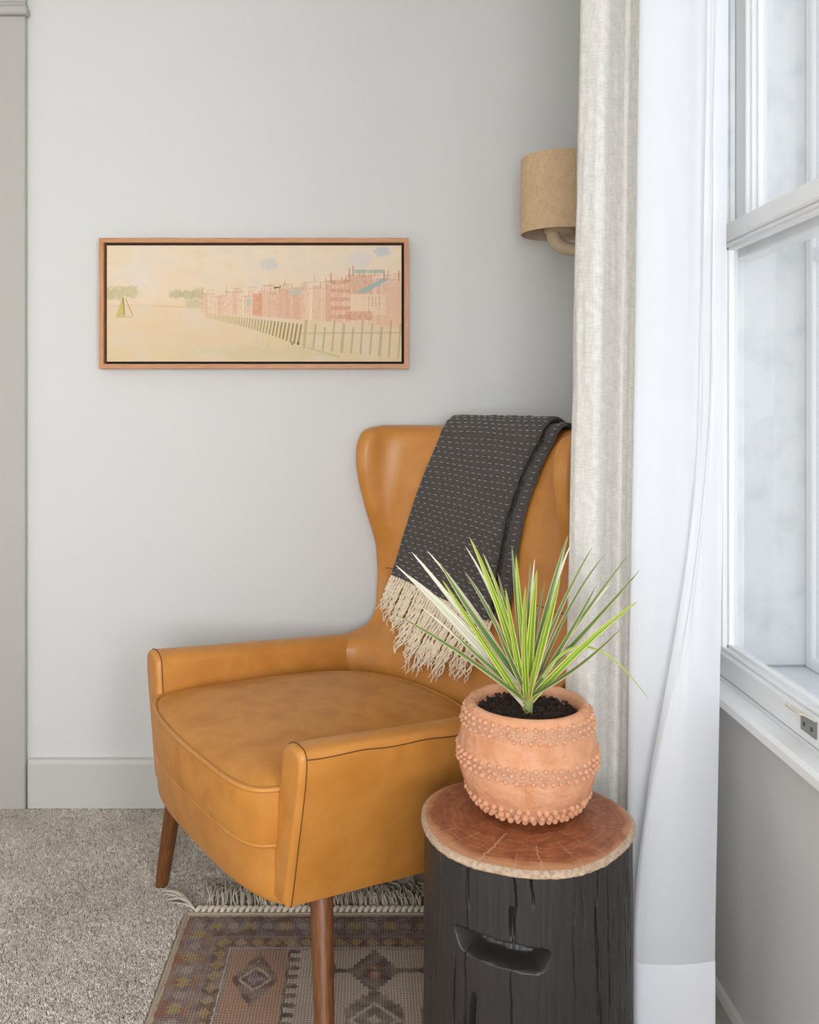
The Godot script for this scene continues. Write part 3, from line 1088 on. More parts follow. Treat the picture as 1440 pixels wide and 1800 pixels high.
	# seams of the back: across the waist of each wing, and where arm meets back
	for side in [-1.0, 1.0]:
		m = MB.new()
		var across := PackedVector3Array()
		for k in 14:
			var s := lerpf(0.333, 0.2, k / 13.0)
			across.append(V3(side * s, 0.668, back_f(s, 0.668) + 0.0006))
		m.tube(across, PackedFloat32Array([0.0009]), 5)
		part("seam", m.done(180), M.seam, t)
	# legs
	for q in [[-0.345, -0.03, -0.300, -0.055], [0.366, -0.045, 0.278, -0.088], [-0.29, -0.61, -0.26, -0.54], [0.29, -0.61, 0.26, -0.54]]:
		m = MB.new()
		var path := PackedVector3Array()
		var rad := PackedFloat32Array()
		var foot := 0.0075 if q[0] > 0.0 else 0.0005
		for k in 9:
			var u := k / 8.0
			path.append(V3(lerpf(q[0], q[2], u), lerpf(foot, 0.285 if q[1] > -0.3 else 0.24, u), lerpf(q[1], q[3], u)))
			rad.append(lerpf(0.0150, 0.0208, u) * (0.93 if k == 0 else 1.0))
		m.tube(path, rad, 28)
		part("leg", m.done(50), M.leg_wood, t)


# ------------------------------------------------------------------ throw
const HEM := 0.612
const RIGHT_EDGE := [[-0.4, 0.18], [0.0, 0.165], [0.14, 0.131], [0.27, 0.112], [0.42, 0.095], [0.55, 0.085], [0.75, 0.083], [1.2, 0.09]]


func throw_s(a: float, y: float) -> float:
	# left and right edge of the folded throw slant as it hangs
	var k := clampf((1.04 - y) / 0.38, -0.4, 1.2)
	return lerpf(-0.19 - 0.106 * k, table(RIGHT_EDGE, k), a)


func hem_lift(a: float) -> float:
	return 0.044 * (1.0 - a)


func throw_path(b: float, s: float, off: float) -> Vector3:
	# b runs from the front hem, up, over the top edge and down behind
	var hem := HEM
	var rise := 1.02 - hem
	if b < rise:
		var y := hem + b
		return V3(s, y, back_f(s, y) + off)
	var rr := 0.026 + off
	var arc := PI * rr
	if b < rise + arc:
		var a := (b - rise) / rr
		return V3(s, 1.02 + 0.003 + rr * sin(a), back_f(s, 1.02) - 0.026 + rr * cos(a))
	var y2 := 1.02 - (b - rise - arc)
	return V3(s, y2, back_f(s, y2) - 0.052 - off)


func throw_layer(shift: float, off: float, thick: float, wide_from: float, seed_: int) -> ArrayMesh:
	var n := noise(12.0, seed_, 3)
	var top := []
	var low := []
	var nb := 90
	var na := 56
	for r in nb + 1:
		var row := PackedVector3Array()
		var row2 := PackedVector3Array()
		for c in na + 1:
			var a := lerpf(wide_from, 1.0, float(c) / na)
			var b0 := hem_lift(a)
			var b := lerpf(b0, 0.76, float(r) / nb)
			var yy := minf(HEM + b, 1.045)
			var s := throw_s(a, yy) + shift + 0.0025 * n.get_noise_2d(b * 3.0, 7.0) * a
			var e := minf(minf(a - wide_from, 1.0 - a) * 0.35 / 0.008, minf((b - b0) / 0.006, (0.76 - b) / 0.006))
			var q := sqrt(maxf(0.0, 1.0 - pow(1.0 - clampf(e, 0.0, 1.0), 2.0)))
			var wave := 0.0022 * n.get_noise_2d(s * 1.5, b * 1.5) + 0.0012 * n.get_noise_2d(s * 9.0, b * 2.0)
			row.append(throw_path(b, s, off + thick * 0.5 + thick * 0.5 * q + wave))
			row2.append(throw_path(b, s, off + thick * 0.5 - thick * 0.5 * q))
		top.append(row)
		low.append(row2)
	var m := MB.new()
	m.sheet(top)
	var first := m.i.size()
	m.sheet(low)
	for k in range(first, m.i.size(), 3):
		var sw := m.i[k + 1]
		m.i[k + 1] = m.i[k + 2]
		m.i[k + 2] = sw
	return m.done(180)


func build_throw() -> void:
	var yaw := 0.5836
	var t := thing("throw_blanket", "folded charcoal throw with white running stitch and cream fringe over the chair back", "throw", Vector3(-0.3106, 0, -1.7078), yaw - PI / 2)
	part("under_fold", throw_layer(0.047, 0.002, 0.010, 0.05, 121), M.throw, t)
	part("top_fold", throw_layer(0.0, 0.0135, 0.012, 0.0, 123), M.throw, t)
	# running stitch: rows of short dashes that stand on the cloth
	rng.seed = 31
	var n := noise(12.0, 123, 3)
	var m := MB.new()
	var b := 0.010
	var row := 0
	while b < 0.49:
		var a := 0.012 + (0.034 if row % 2 else 0.0)
		while a < 0.985:
			var ln := 0.033
			var pts := PackedVector3Array()
			for k in 4:
				var aa := a + ln * k / 3.0
				var bb := hem_lift(aa) + b * (0.49 - hem_lift(aa)) / 0.49 + 0.0012 * sin(aa * 9.0 + b * 40.0)
				var s := throw_s(aa, minf(HEM + bb, 1.045))
				var wave := 0.0022 * n.get_noise_2d(s * 1.5, bb * 1.5) + 0.0012 * n.get_noise_2d(s * 9.0, bb * 2.0)
				pts.append(throw_path(bb, s, 0.0135 + 0.012 + wave + (0.0007 if k == 1 or k == 2 else -0.0003)))
			m.tube(pts, PackedFloat32Array([0.0006]), 4)
			a += 0.068 + rng.randf_range(-0.003, 0.003)
		# the lower fold shows the ends of its own rows
		var side := PackedVector3Array()
		for k in 3:
			var bb := minf(b + 0.02, 0.47)
			side.append(throw_path(bb, throw_s(1.0, minf(HEM + bb, 1.045)) + lerpf(0.024, 0.036, k / 2.0), 0.0127 + (0.0005 if k == 1 else 0.0)))
		m.tube(side, PackedFloat32Array([0.0006]), 4)
		b += 0.0138 + rng.randf_range(-0.0012, 0.0012)
		row += 1
	part("stitching", m.done(180), M.stitch, t, "stuff")
	# ruffled raw edge between the two folds
	m = MB.new()
	for k in 130:
		var bb := 0.004 + 0.42 * k / 130.0
		var s := throw_s(1.0, HEM + bb) + rng.randf_range(-0.001, 0.007)
		var q := throw_path(bb, s, 0.012 + rng.randf_range(-0.002, 0.007))
		var pts := PackedVector3Array()
		for j in 4:
			pts.append(q + V3(rng.randf_range(-0.004, 0.006), rng.randf_range(-0.004, 0.004), rng.randf_range(-0.003, 0.004)))
		m.tube(pts, PackedFloat32Array([0.0012]), 5)
	part("raw_edge", m.done(180), M.throw, t, "stuff")
	# fringe: every tassel a bundle of crinkled yarns
	var count := 38
	for k in count:
		var a := (k + 0.5) / count
		var top_y := HEM + hem_lift(a)
		var s0 := throw_s(a, top_y) + (0.012 if a > 0.9 else 0.0)
		m = MB.new()
		var ln := table([[0.0, 0.085], [0.25, 0.125], [0.5, 0.155], [0.75, 0.145], [1.0, 0.12]], a) * rng.randf_range(0.88, 1.1)
		var lean := lerpf(-0.024, -0.008, a) + rng.randf_range(-0.008, 0.008)
		for y in 5:
			var ph := rng.randf() * TAU
			var tw := rng.randf_range(20.0, 30.0)
			var path := PackedVector3Array()
			var rad := PackedFloat32Array()
			var spread := rng.randf_range(-0.011, 0.011)
			var mine := ln * rng.randf_range(0.8, 1.05)
			for j in 15:
				var u := j / 14.0
				var loose := smoothstep(0.45, 1.0, u)
				var s := s0 + lean * u + 0.0028 * cos(ph + tw * u) * (1.0 + loose) + spread * loose
				var yy := top_y + 0.003 - mine * u
				var f := back_f(s, yy) + 0.016 + 0.0028 * sin(ph + tw * u) + 0.006 * sin(u * PI)
				path.append(V3(s, yy, f))
				rad.append(lerpf(0.0021, 0.0011, loose))
			m.tube(path, rad, 5)
		part("tassel", m.done(180), M.fringe, t)


# ------------------------------------------------------------------ stump table, pot, plant
func stump_r(a: float, y: float) -> float:
	# plan outline of the trunk: nearly round with flattened faces
	var r := 0.158 + 0.004 * cos(a * 2.0 + 0.6) + 0.0035 * cos(a * 3.0 + 1.0) + 0.002 * cos(a * 5.0)
	var face := 0.157 / cos(wrapf(a - 1.95, -0.42, 0.42)) if absf(wrapf(a - 1.95, -PI, PI)) < 0.42 else 99.0
	r = minf(r, face)
	var flare := 0.004 * pow((0.47 - y) / 0.47, 2.0)
	return r + flare


func build_stump() -> void:
	var t := thing("stump_table", "black charred tree stump side table with a polished brown top", "side table", STUMP)
	rng.seed = 5
	# long checks and knots sunk into the bark-less side; angle 90 degrees faces the camera
	var dents := []
	for q in [[2.62, 0.40, 0.07, 0.0014, 0.003], [2.30, 0.34, 0.13, 0.0013, 0.004], [2.27, 0.44, 0.04, 0.0016, 0.005], [1.84, 0.42, 0.06, 0.0013, 0.006], [1.86, 0.395, 0.022, 0.004, 0.010], [1.87, 0.36, 0.03, 0.0012, 0.005], [1.68, 0.45, 0.03, 0.0016, 0.006], [1.02, 0.44, 0.035, 0.002, 0.006], [1.04, 0.37, 0.05, 0.0034, 0.009], [1.02, 0.31, 0.06, 0.0022, 0.007], [0.86, 0.40, 0.05, 0.0022, 0.007], [0.84, 0.345, 0.028, 0.004, 0.011], [0.82, 0.28, 0.05, 0.003, 0.009], [0.66, 0.36, 0.06, 0.0032, 0.01], [0.62, 0.44, 0.03, 0.002, 0.006], [0.50, 0.42, 0.03, 0.0026, 0.008], [0.42, 0.38, 0.045, 0.003, 0.008], [0.35, 0.29, 0.012, 0.003, 0.010], [1.0, 0.2, 0.09, 0.003, 0.007], [2.42, 0.27, 0.055, 0.0022, 0.006], [2.24, 0.24, 0.045, 0.005, 0.012], [2.3, 0.2, 0.06, 0.003, 0.008], [0.3, 0.2, 0.12, 0.003, 0.008], [1.5, 0.1, 0.1, 0.002, 0.004], [2.85, 0.2, 0.15, 0.002, 0.004], [1.87, 0.27, 0.06, 0.0011, 0.004], [1.30, 0.36, 0.1, 0.0013, 0.003]]:
		dents.append(q)
	for k in 26:
		dents.append([rng.randf_range(0.1, 1.25), rng.randf_range(0.03, 0.44), rng.randf_range(0.004, 0.04), rng.randf_range(0.001, 0.002), rng.randf_range(0.002, 0.005)])
	var n := noise(1.0, 131, 3)
	var angles := PackedFloat32Array()
	for k in 60:
		angles.append(PI + 0.1 + (PI - 0.2) * k / 60.0)
	for k in 561:
		angles.append(-0.1 + (PI + 0.2) * k / 560.0)
	var rows := []
	var ny := 170
	for r in ny + 1:
		var y := lerpf(0.008, 0.460, float(r) / ny)
		var row := PackedVector3Array()
		for a0 in angles:
			var a := wrapf(a0, -PI, PI)
			var rad := stump_r(a, y) - 0.004
			rad += 0.0011 * n.get_noise_2d(a * 9.0, y * 3.0) + 0.0003 * n.get_noise_2d(a * 70.0, y * 6.0)
			var deep := 0.0
			for d in dents:
				var dx: float = wrapf(a - d[0] - 0.035 * n.get_noise_2d(y * 9.0, d[0] * 40.0), -PI, PI) * 0.16 / d[3]
				var dy: float = (y - d[1]) / d[2]
				if absf(dx) < 1.0 and absf(dy) < 1.0:
					deep = maxf(deep, d[4] * (1.0 - dx * dx) * sqrt(1.0 - dy * dy))
			# carved hand hold
			var hy := (y - 0.350 - 0.004 * (a - 1.97) / 0.43) / 0.0165
			var hx := (1.97 - a) / (0.43 + 0.05 * hy)
			if absf(hx) < 1.3 and absf(hy) < 1.6:
				var inside := 1.0 - pow(pow(absf(hx), 7.0) + pow(absf(hy), 5.0), 0.2)
				deep = maxf(deep, 0.048 * clampf(inside * 3.6, 0.0, 1.0) * (0.8 + 0.2 * hy))
			rad -= deep
			row.append(V3(cos(a) * rad, y, sin(a) * rad))
		rows.append(row)
	rows.append(rows[-1])
	var m := MB.new()
	m.sheet(rows, true)
	m.fan(rows[0], true)
	m.fan(rows[-1], false)
	part("trunk", m.done(180), M.char, t)
	# pale sapwood edge, then the polished end grain
	var ring := func(r_off: float, y: float, rough: float) -> PackedVector3Array:
		var out := PackedVector3Array()
		for k in 200:
			var a := TAU * k / 200.0
			var crack := 0.0
			for d in [[2.28, 0.012], [1.80, 0.01], [1.02, 0.02], [0.2, 0.014]]:
				crack = maxf(crack, 1.0 - absf(wrapf(a - d[0], -PI, PI)) / d[1])
			var rr := stump_r(wrapf(a, -PI, PI), 0.47) + r_off + rough * n.get_noise_2d(a * 30.0, y * 90.0) - 0.004 * maxf(crack, 0.0)
			out.append(V3(cos(a) * rr, y + rough * 0.6 * n.get_noise_2d(a * 40.0, 7.0), sin(a) * rr))
		return out
	m = MB.new()
	m.loft([ring.call(-0.006, 0.4585, 0.0014), ring.call(-0.001, 0.459, 0.0016), ring.call(0.001, 0.4615, 0.0010), ring.call(0.0005, 0.4655, 0.0003), ring.call(-0.003, 0.4685, 0.0), ring.call(-0.006, 0.4692, 0.0)], false)
	part("sapwood_edge", m.done(50, false), M.sapwood, t, "", "pale rough edge of the slab")
	m = MB.new()
	var centre := m.vert(V3(0, STUMP_TOP, 0), Vector2(0.5, 0.5))
	var prev := -1
	for rr in [0.35, 0.7, 0.9, 0.975]:
		var here := m.p.size()
		for k in 200:
			var a := TAU * k / 200.0
			var r := (stump_r(wrapf(a, -PI, PI), 0.47) - 0.0015) * float(rr)
			m.vert(V3(cos(a) * r, STUMP_TOP - (0.0006 if rr > 0.95 else 0.0), sin(a) * r), Vector2(0.5 + cos(a) * r / 0.33, 0.5 + sin(a) * r / 0.33))
		for k in 200:
			var k2 := (k + 1) % 200
			if prev < 0:
				m.tri(centre, here + k, here + k2)
			else:
				m.quad(prev + k, here + k, here + k2, prev + k2)
		prev = here
	part("polished_top", m.done(180, false), M.slab, t, "", "polished end grain with growth rings")


func build_pot() -> void:
	var t := thing("flower_pot", "round terracotta pot with three bands of raised clay beads", "plant pot", POT)
	var outer := [Vector2(0.0, 0.002), Vector2(0.03, 0.0006), Vector2(0.048, 0.0), Vector2(0.06, 0.002), Vector2(0.074, 0.009), Vector2(0.086, 0.02), Vector2(0.096, 0.036), Vector2(0.1035, 0.055), Vector2(0.107, 0.078), Vector2(0.1075, 0.098), Vector2(0.1055, 0.118), Vector2(0.102, 0.138), Vector2(0.099, 0.15), Vector2(0.0965, 0.158), Vector2(0.093, 0.1645), Vector2(0.088, 0.167), Vector2(0.083, 0.165), Vector2(0.0795, 0.159), Vector2(0.079, 0.15), Vector2(0.081, 0.13), Vector2(0.081, 0.10)]
	var pts := []
	for q in outer:
		pts.append(V3(q.x, q.y, 0))
	var fine := curve(pts, 4)
	var n := noise(1.0, 141, 3)
	var rings := []
	for q in fine:
		var ring := PackedVector3Array()
		for k in 120:
			var a := TAU * k / 120.0
			var w := 0.0013 * n.get_noise_3d(cos(a) * 2.5, q.y * 24.0, sin(a) * 2.5) + 0.0005 * n.get_noise_3d(cos(a) * 12.0, q.y * 120.0, sin(a) * 12.0)
			ring.append(V3(cos(a) * (q.x + w), q.y + 0.6 * w, sin(a) * (q.x + w)))
		rings.append(ring)
	var m := MB.new()
	m.sheet(rings, true)
	m.fan(rings[-1], false)
	part("pot_body", m.done(180), M.clay, t)
	var prof := func(y: float) -> float:
		for k in range(1, 17):
			if outer[k].y >= y:
				var a: Vector2 = outer[k - 1]
				var b: Vector2 = outer[k]
				return lerpf(a.x, b.x, (y - a.y) / (b.y - a.y))
		return 0.09
	# dusty ground of each bead band
	for q in [[0.010, 0.036], [0.076, 0.101], [0.134, 0.1565]]:
		m = MB.new()
		rings = []
		for r in 9:
			var y: float = lerpf(q[0], q[1], r / 8.0)
			var ring := PackedVector3Array()
			for k in 120:
				var a := TAU * k / 120.0
				var w := 0.0013 * n.get_noise_3d(cos(a) * 2.5, y * 24.0, sin(a) * 2.5) + (0.0007 if r > 0 and r < 8 else -0.001)
				var rr: float = prof.call(y) + w
				var wob := 0.002 * n.get_noise_2d(a * 4.0, y * 300.0)
				ring.append(V3(cos(a) * rr, y + wob, sin(a) * rr))
			rings.append(ring)
		m.sheet(rings, true)
		part("bead_band", m.done(180, false), M.clay_dusty, t)
	# beads: those towards the room singly, the rest round the back as one
	m = MB.new()
	m.lathe(PackedVector2Array([Vector2(0.0001, 0.0056), Vector2(0.0018, 0.0052), Vector2(0.0034, 0.0040), Vector2(0.0044, 0.0020), Vector2(0.0046, -0.001)]), 12)
	var bead := m.done(180, false)
	var rest := MB.new()
	rng.seed = 9
	for row in [[0.013, 44, 1.1], [0.0225, 46, 1.15], [0.0325, 44, 1.0], [0.0795, 50, 0.9], [0.0885, 52, 0.9], [0.0975, 50, 0.88], [0.137, 50, 0.78], [0.1455, 50, 0.8], [0.154, 48, 0.85]]:
		var shift := rng.randf() * 0.02 + (0.05 if int(row[0] * 10000) % 2 == 0 else 0.0)
		for k in int(row[1]):
			var a: float = TAU * (k + rng.randf_range(-0.14, 0.14)) / row[1] + shift
			var y: float = row[0] + rng.randf_range(-0.0009, 0.0009)
			var rr: float = prof.call(y)
			var slope: float = (prof.call(y + 0.004) - prof.call(y - 0.004)) / 0.008
			var out := V3(cos(a), -slope, sin(a)).normalized()
			var sx := out.cross(Vector3.UP).normalized()
			var sc: float = row[2] * rng.randf_range(0.82, 1.12)
			var xf := Transform3D(Basis(sx * sc, out * sc, sx.cross(out) * sc), V3(cos(a) * rr, y, sin(a) * rr))
			if sin(a) > 0.12:
				var o := part("bead", bead, M.nodule, t)
				o.transform = xf
			else:
				var arr := bead.surface_get_arrays(0)
				var first := rest.p.size()
				for q in arr[Mesh.ARRAY_VERTEX]:
					rest.vert(xf * q)
				for q in arr[Mesh.ARRAY_INDEX]:
					rest.i.append(first + q)
	part("rear_bead", rest.done(180, false), M.nodule, t, "stuff")
	# soil
	m = MB.new()
	rings = []
	var sn := noise(60.0, 143, 4)
	for r in 30:
		var ring := PackedVector3Array()
		var rr := 0.0815 * (1.0 - r / 30.0)
		for k in 90:
			var a := TAU * k / 90.0
			var x := cos(a) * rr
			var z := sin(a) * rr
			ring.append(V3(x, 0.148 + 0.007 * sn.get_noise_2d(x, z) + 0.004 * sn.get_noise_2d(x * 4.0, z * 4.0), z))
		rings.append(ring)
	m.sheet(rings, true)
	m.fan(rings[-1], false)
	for k in 260:
		var a := rng.randf() * TAU
		var rr := 0.077 * sqrt(rng.randf())
		var s := rng.randf_range(0.0015, 0.0045)
		var c := V3(cos(a) * rr, 0.149 + s * 0.4 + rng.randf_range(0.0, 0.004), sin(a) * rr)
		var turn := Basis(Vector3(rng.randf() - 0.5, rng.randf() - 0.5, rng.randf() + 0.01).normalized(), rng.randf() * TAU)
		var first := m.p.size()
		for q in [V3(1, 0, 0), V3(-1, 0, 0), V3(0, 0.8, 0), V3(0, -0.8, 0), V3(0, 0, 1.2), V3(0, 0, -0.9)]:
			m.vert(c + turn * (q * s * rng.randf_range(0.7, 1.2)))
		for f in [[0, 2, 4], [2, 1, 4], [1, 3, 4], [3, 0, 4], [2, 0, 5], [1, 2, 5], [3, 1, 5], [0, 3, 5]]:
			m.tri(first + f[0], first + f[1], first + f[2])
	var soil := part("potting_soil", m.done(40, false), M.soil, self, "stuff")
	soil.position = POT
	tag(soil, "dark crumbly potting soil inside the terracotta pot", "soil", "stuff")


func build_plant() -> void:
	var base := POT + V3(0, 0.148, 0)
	var t := thing("potted_dracaena", "spiky variegated plant with green and cream striped leaves in the terracotta pot", "plant", base)
	var m := MB.new()
	m.tube(PackedVector3Array([V3(0, -0.01, 0), V3(0.001, 0.012, 0), V3(0, 0.035, 0)]), PackedFloat32Array([0.009, 0.008, 0.005]), 12)
	part("stem", m.done(60), M.stem, t)
	rng.seed = 17
	# tip, a point half way, widest width, colouring (0 cream, 1 lime, 2 deep green)
	var leaves := [
		[V3(-0.208, 0.238, 0.040), V3(-0.137, 0.165, 0.020), 0.009, 0], [V3(-0.195, 0.233, 0.080), V3(-0.111, 0.170, 0.040), 0.012, 0],
		[V3(-0.183, 0.255, 0.020), V3(-0.108, 0.163, 0.010), 0.011, 0], [V3(-0.155, 0.247, -0.040), V3(-0.093, 0.191, -0.020), 0.008, 0],
		[V3(-0.142, 0.228, 0.100), V3(-0.079, 0.114, 0.050), 0.012, 1], [V3(-0.140, 0.239, 0.030), V3(-0.088, 0.156, 0.015), 0.012, 2],
		[V3(-0.207, 0.180, 0.120), V3(-0.118, 0.117, 0.060), 0.008, 2], [V3(-0.177, 0.184, 0.060), V3(-0.104, 0.112, 0.030), 0.005, 0],
		[V3(-0.093, 0.211, -0.050), V3(-0.046, 0.155, -0.025), 0.01, 2], [V3(-0.093, 0.278, 0.020), V3(-0.048, 0.194, 0.010), 0.012, 1],
		[V3(-0.091, 0.251, -0.060), V3(-0.039, 0.189, -0.030), 0.007, 0], [V3(-0.067, 0.246, -0.020), V3(-0.028, 0.164, -0.010), 0.008, 1],
		[V3(-0.019, 0.254, -0.030), V3(-0.017, 0.166, -0.015), 0.01, 2], [V3(-0.021, 0.250, 0.020), V3(-0.013, 0.154, 0.010), 0.011, 1],
		[V3(0.021, 0.232, -0.050), V3(0.006, 0.161, -0.025), 0.007, 0], [V3(0.000, 0.238, 0.080), V3(-0.002, 0.150, 0.040), 0.014, 1],
		[V3(0.037, 0.229, 0.070), V3(0.024, 0.132, 0.035), 0.013, 1], [V3(0.069, 0.275, -0.020), V3(0.035, 0.193, -0.010), 0.012, 2],
		[V3(0.085, 0.253, -0.070), V3(0.043, 0.188, -0.035), 0.008, 0], [V3(0.125, 0.244, -0.090), V3(0.063, 0.183, -0.045), 0.007, 2],
		[V3(0.143, 0.233, -0.080), V3(0.068, 0.169, -0.040), 0.006, 2], [V3(0.165, 0.244, -0.020), V3(0.099, 0.167, -0.010), 0.008, 2],
		[V3(0.170, 0.226, 0.020), V3(0.094, 0.137, 0.010), 0.011, 2], [V3(0.155, 0.187, 0.060), V3(0.080, 0.114, 0.030), 0.012, 1],
		[V3(0.119, 0.157, 0.100), V3(0.070, 0.073, 0.050), 0.008, 2], [V3(0.095, 0.208, 0.050), V3(0.065, 0.124, 0.025), 0.01, 2],
		[V3(0.087, 0.176, -0.080), V3(0.044, 0.125, -0.040), 0.007, 2], [V3(-0.051, 0.217, 0.110), V3(-0.033, 0.116, 0.055), 0.011, 1],
		[V3(-0.022, 0.220, 0.110), V3(-0.018, 0.116, 0.055), 0.011, 1], [V3(0.005, 0.232, 0.000), V3(-0.001, 0.141, 0.000), 0.008, 2],
		[V3(0.053, 0.191, -0.020), V3(0.024, 0.115, -0.010), 0.01, 2], [V3(-0.077, 0.196, 0.120), V3(-0.042, 0.106, 0.060), 0.008, 2],
		[V3(-0.125, 0.142, 0.050), V3(-0.056, 0.068, 0.025), 0.009, 2], [V3(0.016, 0.191, 0.100), V3(0.007, 0.109, 0.050), 0.009, 1],
		[V3(-0.033, 0.201, -0.090), V3(-0.019, 0.118, -0.045), 0.009, 2], [V3(0.048, 0.184, -0.100), V3(0.017, 0.117, -0.050), 0.009, 2],
		[V3(-0.157, 0.185, -0.020), V3(-0.082, 0.110, -0.010), 0.008, 2], [V3(0.147, 0.194, -0.050), V3(0.079, 0.123, -0.025), 0.007, 0],
	]
	for q in leaves:
		var tip: Vector3 = q[0]
		var half: Vector3 = (q[1] as Vector3).lerp(tip * 0.5 + V3(0, 0.012, 0), 0.6)
		var root := V3(rng.randf_range(-0.004, 0.004), rng.randf_range(0.004, 0.034), rng.randf_range(-0.003, 0.004))
		leaf(t, root, half, tip, q[2] * 1.12, q[3])
	# one leaf that bends over and droops to the right
	leaf(t, V3(0.02, 0.06, 0.02), V3(0.09, 0.11, 0.03), V3(0.178, 0.033, 0.04), 0.005, 1)


func leaf(t: Node3D, root: Vector3, half: Vector3, tip: Vector3, width: float, kind: int) -> void:
	var ctrl := half * 2.0 - (root + tip) * 0.5
	var n := 22
	var up_rows := []
	var low_rows := []
	var face := V3(rng.randf_range(-0.5, 0.5), 0.0, 1.0).normalized()
	for k in n + 1:
		var u := float(k) / n
		var c := root * (1 - u) * (1 - u) + ctrl * 2 * u * (1 - u) + tip * u * u
		var tg := ((ctrl - root) * (1 - u) + (tip - ctrl) * u).normalized()
		var side := tg.cross(face).normalized()
		var nrm := side.cross(tg).normalized()
		var w := width * 0.5 * (0.72 + 0.28 * sin(minf(u * 2.2, 1.0) * PI / 2)) * pow(maxf(1.0 - u, 0.0), 0.62) * 1.12 + 0.0002
		var a := PackedVector3Array()
		var b := PackedVector3Array()
		for j in 7:
			var s := j / 3.0 - 1.0
			var fold := (absf(s) - 0.5) * w * 0.45
			var th := 0.00035 * (1.0 - s * s)
			a.append(c + side * s * w + nrm * (fold + th))
			b.append(c + side * s * w + nrm * (fold - th))
		up_rows.append(a)
		low_rows.append(b)
	var m := MB.new()
	m.sheet(up_rows)
	var first := m.i.size()
	m.sheet(low_rows)
	for k in range(first, m.i.size(), 3):
		var sw := m.i[k + 1]
		m.i[k + 1] = m.i[k + 2]
		m.i[k + 2] = sw
	part("leaf", m.done(60), M["leaf%d" % kind], t)


# ------------------------------------------------------------------ curtains
func drape(path_low: Array, path_high: Array, y0: float, y1: float, rows: int, steps: int, bend: Callable, tile: Vector2) -> ArrayMesh:
	var low := curve(path_low, steps)
	var high := curve(path_high, steps)
	var len := 0.0
	for k in range(1, low.size()):
		len += low[k].distance_to(low[k - 1])
	var list := []
	for r in rows + 1:
		var v := float(r) / rows
		var y := lerpf(y0, y1, v)
		var row := PackedVector3Array()
		for k in low.size():
			var q := low[k].lerp(high[k], bend.call(v, k))
			q.y = y
			row.append(q)
		list.append(row)
	var m := MB.new()
	m.sheet(list, false, Vector2(0, len * tile.x), Vector2(0, (y1 - y0) * tile.y))
	return m.done(180, false)


